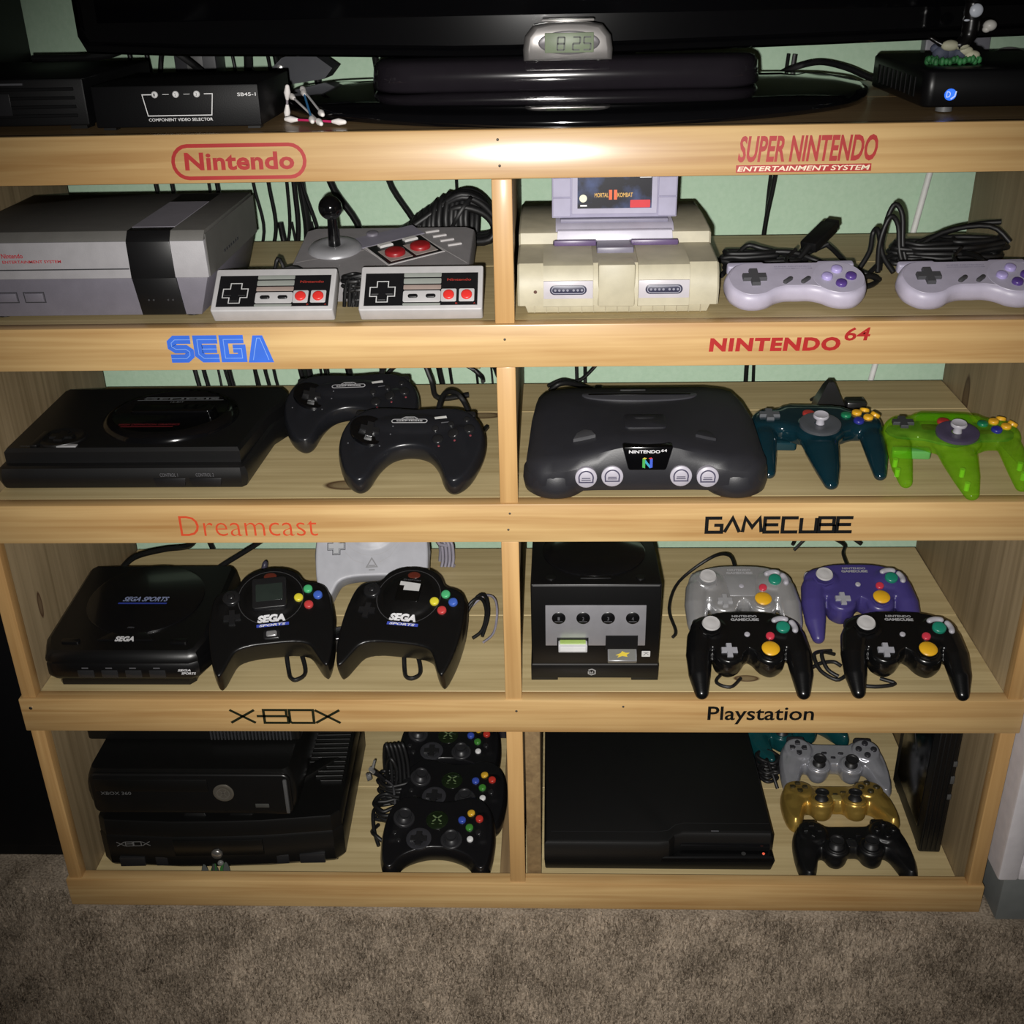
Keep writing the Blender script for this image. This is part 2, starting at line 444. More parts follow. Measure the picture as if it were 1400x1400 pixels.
rails.append(MB().hexa([(XL, 0, Z1[0]), (XR, 0, Z1[0]), (XR, .0185, Z1[0]), (XL, .0185, Z1[0]), (XL, T8, Z1[1]), (XR, T8, Z1[1]), (XR, .0185, Z1[1]), (XL, .0185, Z1[1])], .0016, 2).build('face_rail', W_rail1, shelf, scale=1))
for (a, b) in (Z2, Z3, Z4, Z5):
    rails.append(MB().box(XL, XR, 0, .0185, a, b, .0016).build('face_rail', W_rail, shelf, scale=1))
for x0 in (XL, XR - .019):
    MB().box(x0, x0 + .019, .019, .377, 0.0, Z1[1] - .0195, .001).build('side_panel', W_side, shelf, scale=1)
for (zz0, zz1) in ((Z2[1], Z1[0]), (Z3[1], Z2[0]), (Z4[1], Z3[0]), (Z5[1], Z4[0])):
    MB().box(XL + .004, XL + .021, .003, .0185, zz0 + .0003, zz1 - .0003, .001).build('stile', W_stile, shelf, scale=1)
    MB().box(XR - .021, XR - .003, .003, .0185, zz0 + .0003, zz1 - .0003, .001).build('stile', W_stile, shelf, scale=1)
    MB().box(XD, XD + .0195, .002, .0185, zz0 + .0003, zz1 - .0003, .001).build('stile', W_stile, shelf, scale=1)
for (z, zt) in ((TOP - .0002, None), (R1, Z1[0]), (R2, Z2[0]), (R3, Z3[0]), (R4, Z4[0])):
    sm = {R1: .235, R2: .272, R3: .190}.get(z, .215)
    x0, x1 = (XL, XR) if zt is None else (XL + .0195, XR - .0195)
    for (y0, y1) in ((.019, sm - .0006), (sm + .0006, .377)):
        MB().box(x0, x1, y0, y1, z - .0202, z - .0012, .0008, 1).build('deck_plank', W_top if zt is None else W_deck, shelf, scale=1)
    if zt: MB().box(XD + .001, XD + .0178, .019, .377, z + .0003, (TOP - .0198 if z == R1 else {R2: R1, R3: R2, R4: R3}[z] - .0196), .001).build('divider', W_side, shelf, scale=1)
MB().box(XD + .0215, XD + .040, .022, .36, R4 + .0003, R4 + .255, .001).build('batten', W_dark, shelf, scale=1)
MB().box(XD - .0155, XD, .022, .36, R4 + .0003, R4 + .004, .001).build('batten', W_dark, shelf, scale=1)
# nails and a hook
nm = P('nail', (0.05, 0.04, 0.03), 0.5)
for (x, z, k, r) in ((.001, .9642, 0, .0013), (.0025, .9412, 0, .0013), (.0035, .7732, 1, .0013), (.0046, .5784, 2, .0013), (.0026, .5588, 2, .0013), (.007, .3172, 3, .0015), (.1327, .3239, 3, .0014), (-.5758, .3199, 3, .0022)):
    yy = T8 * (z - Z1[0]) / .044 if k == 0 else 0
    MB().mark().lathe(0, 0, [(r, 0), (r, .0003), (r * .5, .0007)], 10).xf(Matrix.Translation((x, yy - .0002, z)) @ Matrix.Rotation(PI / 2, 4, 'X')).build('nail_head', P('nail_bright', (.75, .73, .7), .3, .5, 1.0) if r > .002 else nm, rails[k], scale=1)
MB().tube([(.568, .124, .5696), (.568, .124, .562), (.568, .121, .556), (.568, .113, .552), (.568, .105, .554), (.568, .103, .560)], .0016, 8).build('cup_hook', P('hook_dark', (.03, .025, .02), .4), shelf, scale=1)

# ---- lettering on the rails
RED = P('red_vinyl', (0.34, 0.006, 0.005), 0.5); BLU = P('blue_vinyl', (0.030, 0.13, 0.62), 0.5)
ORG = P('orange_vinyl', (0.55, 0.06, 0.018), 0.5); BKV = P('black_vinyl', (0.008, 0.008, 0.008), 0.4); WHV = P('white_print', (.8, .8, .8), .45)
f0 = lambda u, v: (u, -.0003, v)
f1 = lambda u, v: (u, T8 * (v - Z1[0]) / .044 - .0004, v)
b = MB(); cx, cz = -.2430, .9486
def pill(wd, h, n=10):
    o = []
    for i in range(n + 1): a = -PI / 2 + PI * i / n; o.append((cx + wd / 2 - h / 2 + h / 2 * math.cos(a), cz + h / 2 * math.sin(a)))
    for i in range(n + 1): a = PI / 2 + PI * i / n; o.append((cx - wd / 2 + h / 2 + h / 2 * math.cos(a), cz + h / 2 * math.sin(a)))
    return o
pl = pill(.1250, .0288); b.strokes([pl + [pl[0]]], .0034, fm=f1)
letter(b, 'Nintendo', -.2945, -.1905, .9412, .9570, f1, off=.034, cap='N', space=1.04)
b.build('lettering', RED, rails[0], 0, 1)
b = MB(); letter(b, 'SUPER NINTENDO', .2235, .3512, .9408, .9640, f1, shear=.22, off=.03)
b.strokes([[(.2222, .9352), (.3466, .9352)]], .0066, fm=f1); b.build('lettering', RED, rails[0], 0, 1)
b = MB(); letter(b, 'ENTERTAINMENT SYSTEM', .2235, .3455, .9330, .9374, lambda u, v: (u, f1(u, v)[1] - .0003, v), shear=.2, off=.02)
b.build('lettering', P('cream_print', (.75, .62, .45), .5), rails[0], 0, 1, label='pale lettering on the red bar')
SEGA_ = {'S': [[(.95, .86), (.30, .86), (.14, .74), (.14, .60), (.30, .5), (.72, .5), (.86, .40), (.86, .26), (.70, .14), (.05, .14)]],
    'E': [[(.98, .86), (.14, .86), (.14, .30), (.34, .14), (.98, .14)], [(.3, .5), (.92, .5)]],
    'G': [[(.98, .86), (.14, .86), (.14, .14), (.86, .14), (.86, .5), (.5, .5)]],
    'A': [[(.20, .06), (.45, .90), (.58, .90), (.86, .06)]]}
b = MB(); g = glyphs('SEGA', SEGA_, -.3375, -.2330, .7525, .7800, .10); b.strokes(g[:-1], .0088, fm=f0); b.flat([(-.2575, .7515), (-.2505, .7800), (-.2405, .7800), (-.2315, .7515)], fm=f0)
b.build('lettering', BLU, rails[1], 0, 1)
b = MB(); b.strokes(g, .0006, fm=lambda u, v: (u, -.0006, v)); b.build('lettering_inline', P('pale_blue_line', (.20, .36, .72), .5), rails[1], 0, 1, label='pale inline of the blue letters')
b = MB(); letter(b, 'NINTENDO', .2072, .3370, .7583, .7726, f0, shear=.06, off=.05, space=1.12); letter(b, '64', .3400, .3652, .7685, .7822, f0, shear=.12, off=.02)
b.build('lettering', RED, rails[1], 0, 1)
b = MB(); letter(b, 'Dreamcast', -.3575, -.2060, .5525, .5768, f0, off=-.012, cap='D', space=1.0); b.build('lettering', ORG, rails[2], 0, 1)
GC_ = {'G': [[(1, 1), (0, 1), (0, 0), (1, 0), (1, .5), (.5, .5)]], 'A': [[(0, 0), (.5, 1), (1, 0)]], 'M': [[(0, 0), (.12, 1), (.5, .35), (.88, 1), (1, 0)]],
    'E': [[(1, 1), (0, 1), (0, 0), (1, 0)], [(0, .52), (.9, .52)]], 'C': [[(1, 1), (0, 1), (0, 0), (1, 0)]], 'U': [[(0, 1), (0, 0), (1, 0), (1, 1)]], 'B': [[(0, .52), (.95, .52), (.95, 1), (0, 1), (0, 0), (1, 0), (1, .52)]],
    'X': [[(0, 1), (.5, .5), (1, 0)], [(0, 0), (.5, .5), (1, 1)]], '-': [[(0, .52), (1.6, .52)]], 'O': [[(.08, 0), (1, 0), (1, 1), (0, 1), (0, .08), (.08, 0)]]}
b = MB(); b.strokes(glyphs('GAMECUBE', GC_, .2165, .3720, .5548, .5718, .20, {'M': 1.25}), .0039, fm=f0); b.build('lettering', BKV, rails[2], 0, 1)
b = MB(); b.strokes(glyphs('X-BOX', GC_, -.3355, -.2035, .2992, .3180, .10, {'X': 1.35, '-': .30, 'O': 1.3, 'B': 1.3}), .0033, fm=f0); b.build('lettering', P('dark_olive_vinyl', (.012, .014, .006), .4), rails[3], 0, 1)
b = MB(); letter(b, 'Playstation', .2320, .3560, .3050, .3245, f0, off=.014, cap='Pl'); b.build('lettering', BKV, rails[3], 0, 1)

# ------------------------------------------------------------------ wall cables
CAB = P('black_cable', (0.010, 0.010, 0.011), 0.5)
def cable(pts, r, label, mat=None, group=None, n=6, name='cable'):
    o = MB().tube(spl(pts, 6, False), r, n).build(name, mat or CAB, None, 60, 1)
    tag(o, label, 'cable', group); return o
g1 = 'black cables hanging down the wall behind the left bays'
desc = ['outermost left of the black cables hanging behind the left bays', 'second black wall cable from the left, behind the grey boxy console', 'thin black wall cable, third from the left', 'black wall cable right of the thin third one, fourth from the left',
    'black wall cable grazing the right rear corner of the grey boxy console', 'straight black wall cable between grey console and thick cable bunch', 'left strand of the thick cable bunch behind the joystick', 'second strand of the thick cable bunch behind the joystick', 'thickest strand of the cable bunch behind the joystick', 'right strand of the cable bunch, leaning right at its foot',
    'thick slanting black cable right behind the joystick ball', 'broad slanting black cable running into the coil behind the arcade joystick pad', 'thin vertical black wall cable closest to the centre divider']
rows = [(216, 224, 268, 275, 3), (234, 240, 280, 283, 3), (281, 285, 297, 308, 2.2), (300, 303, 319, 322, 3.2), (346, 353, 342, 354, 2.2), (364, 367, 360, 364, 2.8), (395, 391, 383, 383, 2.2), (402, 401, 408, 416, 3.5), (409, 412, 427, 424, 6), (416, 431, 447, 453, 2.6), (452, 487, 468, 482, 5), (530, 566, 592, 604, 4.5), (625, 625, 624, 622, 2.2)]
for i, (a, bq, c, d, r) in enumerate(rows):
    X1 = lambda p: (p - 700) * .000965
    X2 = lambda p: (p - 711) * .00104
    yy = .412 + .012 * (i % 3)
    z0 = 0.36 if i % 4 else 0.46
    cable([(X1(a) - .012, yy, 1.06), (X1(a), yy, .93), (X1(a), yy, .855), (X1(bq), yy, .790), ((X1(bq) + X2(c)) / 2, yy, .73), (X2(c), yy, .665), (X2(d), yy, .60), (X2(d) + .01, yy, .50), (X2(d) - .01, yy, z0)], r * MM, desc[i])
cable([(.352, .42, 1.0), (.340, .42, .855), (.3316, .42, .784), (.327, .42, .66), (.322, .42, .59), (.33, .42, .35)], .0032, 'black cable hanging on the wall behind the two lilac gamepads')
cable([(.346, .43, 1.0), (.336, .43, .855), (.334, .43, .784), (.33, .43, .70), (.34, .43, .45)], .0024, 'thinner black cable crossing the one behind the lilac gamepads')
cable([(.5565, .440, .95), (.5429, .440, .848), (.5335, .440, .780), (.52, .440, .68), (.50, .44, .55), (.48, .44, .35)], .0042, 'white cable slanting down the pale green wall at right', P('white_cable', (.72, .72, .70), .5), n=8)
cable([(.085, .415, .80), (.082, .418, .70), (.085, .42, .60), (.09, .42, .45)], .0028, 'left one of two black cables behind the charcoal console')
cable([(.097, .415, .80), (.098, .418, .70), (.097, .42, .60), (.10, .42, .45)], .0028, 'right one of two black cables behind the charcoal console')
cable([(.150, .40, .655), (.125, .395, .625), (.09, .38, .5925), (.065, .372, .5955), (.045, .36, .5912)], .0026, 'black cable bending over the deck edge behind the charcoal console')
cable([(-.19, .36, .5930), (-.16, .39, .615), (-.12, .405, .625), (-.07, .395, .611), (-.048, .390, .5960), (-.044, .372, .5940)], .003, 'black cable arching along the rear deck edge beside the divider')
cable([(-.10, .44, .70), (-.07, .435, .635), (-.035, .415, .607), (-.024, .392, .5935), (-.016, .372, .5930)], .0026, 'black cable dropping onto the deck edge close to the divider')
for k, (px0, px1, r) in enumerate(((293, 299, 1.8), (341, 349, 2.0), (372, 366, 1.6), (418, 421, 4.5), (433, 441, 2.0), (459, 452, 1.8), (520, 524, 2.0), (643, 655, 2.0), (668, 676, 1.6))):
    cable([((px0 - 711) * .00104 - .01, .437, .80), ((px0 - 711) * .00104, .437, .70), ((px0 - 711) * .00104, .437, .665), ((px1 - 711) * .00104, .437, .60), ((px1 - 711) * .00104 + .006, .437, .50)], r * MM, ('thin black cable flat on the wall above the disc of the flat black console',
        'black cable flat on the wall above the right end of the flat black console', 'hair thin black cable just left of the thickest bunch behind the second shelf',
        'thickest black cable flat on the wall left above the rear boomerang gamepad', 'black cable touching the thickest one, above the rear boomerang gamepad badge',
        'thin black cable above the white label of the rear boomerang gamepad', 'black wall cable between the cords of the two boomerang gamepads',
        'black wall cable second closest to the divider on the second shelf', 'thin black wall cable closest to the divider on the second shelf')[k], None, 'cables on the wall behind the second shelf')
cable([(-.30, .425, .632), (-.22, .42, .622), (-.15, .42, .618), (-.09, .42, .606), (-.05, .41, .600)], .0013, 'thin tan wire running level behind the two dark boomerang gamepads', P('tan_wire', (.42, .30, .12), .5))
cable([(-.24, .43, .62), (-.17, .425, .60), (-.11, .42, .607), (-.04, .415, .622)], .0013, 'thin black wire crossing the tan wire behind the boomerang gamepads')
# ------------------------------------------------------------------ things on the top board
GLOSS = P('gloss_black', (0.004, 0.004, 0.005), 0.06, 0.5, coat=1.0)
tv = thing('television', 'large black flat television on a glossy oval stand on top of the shelf', 'television', (0.07, 0.19, TOP))
xs = [-.512, -.505, -.40, -.27, -.12, -.06, 0.06, .25, .46, .60, .606]
zb = [.075, .0605, .056, .0535, .0495, .0495, .0515, .0555, .0605, .064, .075]
rings = []
for (yy, dz) in ((-.006, .010), (-.0135, .006), (-.017, .001), (-.012, -.0015), (.02, 0.0), (.045, .02)):
    rings.append([(x, yy, z + dz) for x, z in zip(xs, zb)] + [(x, yy, .80) for x in reversed(xs)])
MB().loft([[(x, y, z) for (x, y, z) in r] for r in rings], True, True).build('bezel', GLOSS, tv, 50, 1)
MB().box(-.492, .586, -.0105, -.0062, .088, .785, .001).build('screen', P('screen_black', (0.003, 0.003, 0.004), 0.12, 0.5), tv, 30, 1)
MB().hexa([(-.045, .0, .036), (.07, .0, .036), (.07, .04, .036), (-.045, .04, .036), (-.045, .0, .07), (.07, .0, .07), (.07, .04, .07), (-.045, .04, .07)], .003).build('neck', GLOSS, tv, 40, 1)
base_o = spl([(.326, .06), (.28, -.07), (.16, -.155), (0, -.182), (-.15, -.155), (-.265, -.07), (-.315, .06), (-.26, .15), (0, .175), (.28, .15)], 6)
MB().slab(base_o, [(0.0, .0), (-.001, .003), (0.0, .008), (.008, .0125), (.035, .0165), (.09, .019)]).build('stand_base', GLOSS, tv, 60, 1)
tier_o = [(x, y) for (x, y) in rr(.402, .10, .045, 8, -.005, 0)]
MB().mark().slab(tier_o, [(.004, .019), (0, .023), (.0026, .0425), (.0055, .0468), (.011, .0495)]).xf(Matrix.Translation((0, -.015, 0))).build('stand_tier', P('gloss_grey_black', (.012, .010, .013), .10, .5, coat=1.0), tv, 60, 1)
# silver clock
ck = thing('digital_clock', 'small silver digital clock reading 8 25 standing on the television stand', 'clock', (0.0674, 0.118, TOP + .0498))
SIL = P('silver_plastic', (.42, .40, .39), .28, .5, .75)
def clock_ring(k, y):
    return [(x * k, y, z) for (x, z) in [(-.0435, .0), (.0435, .0), (.0440, .010), (.0420, .022), (.034, .0315), (.018, .0345), (0, .0352), (-.018, .0345), (-.034, .0315), (-.0420, .022), (-.0440, .010)]]
def sc_ring(k, y): return [(x * k, y, .016 + (z - .016) * k) for (x, _, z) in clock_ring(1, 0)]
MB().loft([sc_ring(.86, -.0195), sc_ring(.93, -.0185), sc_ring(.985, -.015), sc_ring(1, -.009), sc_ring(1, .006), sc_ring(.94, .016)]).build('case', SIL, ck, 70, 1)
def fy(y): return lambda u, v: (u, y, v)
MB().mark().slab(circ(.0300, 28, 0, 0, .0108), [(0, 0), (0, .0012), (.0015, .0018)]).xf(Matrix.Translation((.001, -.0192, .0165)) @ Matrix.Rotation(PI / 2, 4, 'X')).build('face_ring', P('silver_dark', (.22, .21, .22), .3, .5, .6), ck, 40, 1)
lc = MB().box(-.0225, .0250, -.0216, -.0190, .0075, .0255, .0006).build('lcd', P('lcd_green', (.17, .21, .135), .4, .3), ck, 30, 1)
b = MB()
SEG = {'8': 'abcdefg', '2': 'abged', '5': 'afgcd'}
def seg7(ch, x, z, ww, h):
    p = {'a': ((0, h), (ww, h)), 'b': ((ww, h), (ww, h / 2)), 'c': ((ww, h / 2), (ww, 0)), 'd': ((0, 0), (ww, 0)), 'e': ((0, 0), (0, h / 2)), 'f': ((0, h / 2), (0, h)), 'g': ((0, h / 2), (ww, h / 2))}
    return [[(x + .05 * h * 0 + a[0] + (a[1]) * .06, z + a[1]) for a in p[s]] for s in SEG[ch]]
for ch, x in (('8', -.0105), ('2', .0045), ('5', .0150)): b.strokes(seg7(ch, x, .0100, .0068, .0115), .0017, fm=fy(-.0219))
b.build('digits', P('lcd_ink', (.02, .03, .015), .5), lc, 0, 1)
b = MB(); b.box(-.0075, .0085, -.0193, -.0185, .0290, .0302); b.build('brand_bar', P('dark_print', (.05, .05, .05), .5), ck, 0, 1)
MB().box(-.026, .026, -.006, .006, .0345, .0372, .0012).build('snooze_bar', P('silver_light', (.6, .58, .56), .25, .5, .7), ck, 40, 1)
for x in (-.03, .03): MB().cyl(x, -.008, -.0008, .0004, .004).build('foot', BKV, ck, 40, 1)
# component selector
BKP = P('black_plastic', (.006, .006, .007), .5, .2, bump=.15)
sl = thing('video_selector', 'black component video selector box with white outlined buttons on top board', 'selector box', (-.3035, .03, TOP))
MB().box(-.0795, .0795, .0, .135, .003, .0405, .0015).build('case', BKP, sl, 40, 1)
for x in (-.07, .07): MB().box(x - .006, x + .006, .008, .02, 0, .0032).build('foot', BKV, sl, 30, 1)
b = MB(); c0 = -.3035
b.strokes([[(-.3242 - c0, .0325), (-.3345 - c0, .0325), (-.3315 - c0, .0135), (-.2705 - c0, .0135), (-.2675 - c0, .0325), (-.2755 - c0, .0325)]], .0008, fm=fy(-.0003))
letter(b, 'COMPONENT VIDEO SELECTOR', -.3315 - c0, -.2700 - c0, .0085, .0112, fy(-.0003), off=.01); letter(b, 'SB45-1', -.2440 - c0, -.2265 - c0, .0300, .0330, fy(-.0003), off=.01)
for x in (-.3120, -.2920): b.strokes([[(x - c0 - .003, .0325), (x - c0 + .003, .0325)]], .0004, fm=fy(-.0003))
b.build('print', WHV, sl, 0, 1)
for k, x in enumerate((-.3222, -.3022, -.2822)):
    bt = MB().mark().lathe(0, 0, [(.0030, 0), (.0030, .0016), (.0022, .0024)], 16).xf(Matrix.Translation((x - c0, 0, .0325)) @ Matrix.Rotation(PI / 2, 4, 'X')).build('button', P('white_button', (.75, .75, .75), .35), sl, 40, 1)
    b = MB(); letter(b, str(k + 1), x - c0 - .0006, x - c0 + .0006, .0312, .0338, fy(-.0026)); b.build('numeral', BKV, bt, 0, 1)
# black recorder box at far left
rb = thing('recorder_box', 'black slotted box at the far left end of the top board', 'player', (-.53, .045, TOP))
MB().box(-.075, .135, 0, .20, .004, .047, .002).build('case', BKP, rb, 40, 1)
for z in (.012, .020, .028, .036): MB().box(-.070, .125, -.0012, .0005, z, z + .003, .0004, 1).build('front_rib', BLK, rb, 30, 1)
MB().box(.012, .062, -.0016, .0003, .014, .034, .0006).build('panel', P('dark_grey_gloss', (.018, .018, .02), .2), rb, 30, 1)
b = MB(); b.box(.045, .077, -.0018, .0, .0415, .0432); b.build('bright_trim', P('trim_grey', (.10, .10, .11), .3), rb, 0, 1)
for x in (-.06, .12): MB().box(x - .008, x + .008, .01, .03, 0, .0045).build('foot', BKV, rb, 30, 1)
# dark things behind the selector
cable([(-.53, .255, TOP + .0496), (-.46, .262, TOP + .0496), (-.43, .268, TOP + .0560), (-.405, .278, TOP + .0680), (-.375, .29, TOP + .049), (-.35, .31, TOP + .020), (-.350, .30, TOP + .0050), (-.375, .29, TOP + .0050)], .0042, 'black cable humped over the boxes at the left of the top board')
pd = thing('power_brick', 'dark grey power brick standing behind the selector box', 'power adapter', (-.385, .405, TOP - .0))
MB().box(-.026, .026, -.022, .022, 0, .075, .003).build('body', P('dark_grey_plastic', (.035, .035, .04), .5), pd, 40, 1)
MB().tube(spl([(-.026, -.01, .055), (-.04, -.01, .05), (-.05, -.005, .02), (-.048, 0, .0045), (-.03, -.04, .0045)], 6, False), .003, 6).build('cord', CAB, pd, 60, 1)
MB().box(-.01, .01, -.0235, -.0215, .02, .05, .0006).build('sticker', P('grey_sticker', (.12, .12, .12), .5), pd, 30, 1)
cable([(-.325, .40, TOP + .14), (-.322, .40, TOP + .06), (-.320, .375, TOP + .0135), (-.325, .35, TOP + .0065), (-.34, .32, TOP + .0065)], .0055, 'thick black cord dropping from television to the grey plug housing')
pw = thing('plug_housing', 'dark grey faceted plug housing leaning beside the oval stand', 'plug', (-.248, .345, TOP + .012), (0, -8, -4))
MB().loft([[(-.032, -.02, 0), (.034, -.02, 0), (.046, -.02, .010), (.020, -.018, .034), (-.012, -.018, .030), (-.040, -.02, .012)], [(-.032, .02, 0), (.034, .02, 0), (.046, .02, .010), (.020, .018, .034), (-.012, .018, .030), (-.040, .02, .012)]]).build('shell', P('slate_plastic', (.05, .052, .06), .4), pw, 20, 1)
MB().mark().lathe(0, 0, [(.0035, 0), (.0035, .003), (.001, .004)], 12).xf(Matrix.Translation((-.016, -.0195, .020)) @ Matrix.Rotation(PI / 2, 4, 'X')).build('screw', P('screw_bright', (.7, .7, .68), .3, .5, .8), pw, 40, 1)
MB().tube([(-.038, 0, .008), (-.060, .0, .006), (-.09, 0, .004)], .006, 8).build('cord_end', CAB, pw, 60, 1)
# cotton swabs
COT = P('cotton', (.80, .76, .74), .95)
def swab(a, bq, stick, label):
    A = Vector(a); Bv = Vector(bq); d = (Bv - A).normalized()
    t_ = thing('cotton_swab', label, 'cotton swab', tuple(A), group='cotton swabs by the selector box')
    MB().tube([(0, 0, 0), tuple(Bv - A)], .0012, 6).build('stick', stick, t_, 60, 1)
    for c_ in (Vector((0, 0, 0)), Bv - A):
        s_ = 1 if c_.length < 1e-6 else -1
        MB().tube([tuple(c_ - d * s_ * .002), tuple(c_ + d * s_ * .004), tuple(c_ + d * s_ * .011)], [.0022, .0034, .0018], 8, round_ends=True).build('bud', COT, t_, 60, 1)
PK = P('pink_stick', (.45, .02, .10), .4); BL_ = P('blue_stick', (.05, .25, .55), .4); WS = P('white_stick', (.7, .68, .68), .4)
swab((-.2075, .070, TOP + .0035), (-.149, .0430, TOP + .0035), PK, 'pink cotton swab lying along the front of the pile')
swab((-.2130, .120, TOP + .0200), (-.1685, .0335, TOP + .0040), WS, 'white cotton swab leaning down from the left, crossing the blue one')
swab((-.2010, .125, TOP + .0230), (-.1765, .0350, TOP + .0060), BL_, 'blue cotton swab leaning across the white ones')
swab((-.2040, .135, TOP + .0250), (-.1680, .0430, TOP + .0110), WS, 'white cotton swab whose fuzzy end stands topmost in the pile')
swab((-.2145, .100, TOP + .0035), (-.2090, .088, TOP + .0300), P('grey_stick', (.25, .22, .25), .5), 'greyish cotton swab standing upright against the selector box')
# receiver with figurine
rc = thing('receiver_box', 'low black receiver box with a blue display at right of the top board', 'receiver', (.526, .064, TOP))

b = MB(); b.slab(rr(.242, .195, .010, 6, 0, .0975), [(.002, .005), (0, .007), (0, .036), (.0025, .0385)]); b.build('case', P('receiver_black', (.006, .006, .007), .35, .3), rc, 50, 1)

for (x, y) in ((-.095, .015), (.095, .015), (-.095, .18), (.095, .18)): MB().cyl(x, y, 0, .0052, .008, n=12).build('foot', P('foot_grey', (.12, .12, .12), .5), rc, 40, 1)
b = MB(); b.mark().slab(circ(.0058, 20, 0, 0, .0055), [(0, 0), (.0006, .0007)]).xf(Matrix.Translation((-.0955, .0001, .0165)) @ Matrix.Rotation(PI / 2, 4, 'X'))
dsp = b.build('display', P('blue_display', (.03, .14, .75), .3, emit=0.9), rc, 30, 1)
b = MB(); letter(b, 'D', -.0995, -.0955, .0140, .0195, fy(-.0009), off=.01); b.strokes([[(-.0950, .0125), (-.0915, .0150), (-.0905, .0195)]], .0012, fm=fy(-.0009)); b.build('emblem', P('pale_blue_print', (.5, .6, .85), .4, emit=.4), dsp, 0, 1)
for k in range(9): MB().box(-.1216, -.1206, .03 + k * .016, .038 + k * .016, .012, .030).build('side_vent', BLK, rc, 0, 1)
fg = thing('figurine', 'little black and white bird figurine on a rocky green base, standing on the receiver', 'figurine', (.447, .122, TOP + .0388))
def fbuild(b, n, m): b.k = 0; return b.xf(Matrix.Diagonal((1, 1, .66, 1))).build(n, m, fg, 70, 1)
FB = P('figure_black', (.008, .007, .007), .3); FW = P('figure_white', (.62, .66, .74), .35)
b = MB(); rnd = random.Random(5)
for k in range(44):
    a = k / 44 * 6.28; q = rnd.uniform(.85, 1.05); b.ell(.0245 * q * math.cos(a), .0140 * q * math.sin(a), rnd.uniform(.002, .005), .0028, .0026, .0030 + rnd.uniform(0, .002), 1)
b.ell(0, 0, .003, .024, .014, .003, 2); b.build('base', P('figure_green', (.03, .17, .05), .6, var=.4), fg, 70, 1)
b = MB()
for (x, y, z, r) in ((-.012, 0, .010, .009), (-.003, .002, .012, .010), (.006, -.001, .010, .008), (-.017, .002, .014, .006)): b.ell(x, y, z, r, r * .7, r * .8, 2)
b.build('rock', P('figure_slate', (.06, .07, .11), .7, var=.3), fg, 60, 1)
b = MB()
for (x, y, z, r) in ((-.006, -.005, .017, .007), (.005, -.005, .017, .006), (.010, -.003, .012, .006), (.017, -.004, .008, .006)): b.ell(x, y, z, r * 1.3, r * .8, r * .75, 2)
b.build('pale_rock', P('figure_cream', (.48, .47, .34), .6, var=.2), fg, 60, 1)
b = MB()
b.tube(spl([(-.024, 0, .036), (-.012, -.002, .027), (.004, -.002, .027), (.012, 0, .038), (.013, 0, .055), (.012, 0, .070), (.012, 0, .083)], 5, False), [.003] * 4 + [.0045] * 5 + [.008] * 8 + [.0085] * 6 + [.0075] * 8, 12, round_ends=True)
b.ell(.012, -.001, .090, .0095, .009, .010, 3); b.ell(.028, .002, .052, .007, .006, .010, 3)
fbuild(b, 'body', FB)
b = MB(); b.ell(.013, -.0085, .073, .0065, .0035, .0095, 3); fbuild(b, 'chest', FW)
b = MB(); b.ell(.0300, -.003, .052, .0065, .006, .008, 3); b.ell(.027, -.0035, .047, .004, .004, .005, 2); fbuild(b, 'wing_tip', P('figure_white_warm', (.66, .64, .60), .4))
b = MB(); b.loft([[(.010, -.0095, .0895), (.0145, -.0095, .0895), (.0145, -.0095, .0925), (.010, -.0095, .0925)], [(.0118, -.018, .0885), (.0127, -.018, .0885), (.0127, -.018, .0893), (.0118, -.018, .0893)]]); fbuild(b, 'beak', P('figure_beak', (.6, .5, .35), .4))
b = MB(); b.ell(.0055, -.008, .060, .0030, .0015, .0017, 2); fbuild(b, 'foot_pale', FW)
for x in (.008, .0165): b = MB(); b.ell(x, -.0075, .0935, .0016, .0012, .0016, 2); fbuild(b, 'eye', P('figure_eye', (.7, .7, .65), .2))
wb = thing('wall_box', 'grey box on the wall behind the receiver with a looping grey cord', 'outlet', (.553, .4515, .985))
MB().box(-.040, .040, -.02, 0.0, -.07, .035, .003).build('plate', P('wall_box_grey', (.20, .20, .23), .45), wb, 40, 1)
MB().tube(spl([(.04, -.01, .0), (.06, -.012, .012), (.085, -.012, .008), (.11, -.014, -.012), (.15, -.014, -.05)], 6, False), .005, 8).build('cord', P('grey_cord', (.26, .25, .25), .5), wb, 60, 1)
MB().box(-.025, .025, -.022, -.0198, -.05, .02, .001).build('cover', P('wall_box_grey2', (.15, .15, .18), .45), wb, 30, 1)
cable([(.33, .40, TOP + .0045), (.345, .385, TOP + .014), (.372, .37, TOP + .021), (.40, .35, TOP + .016), (.43, .33, TOP + .0045), (.46, .31, TOP + .0045)], .004, 'black cable arching between the oval stand and the receiver box')
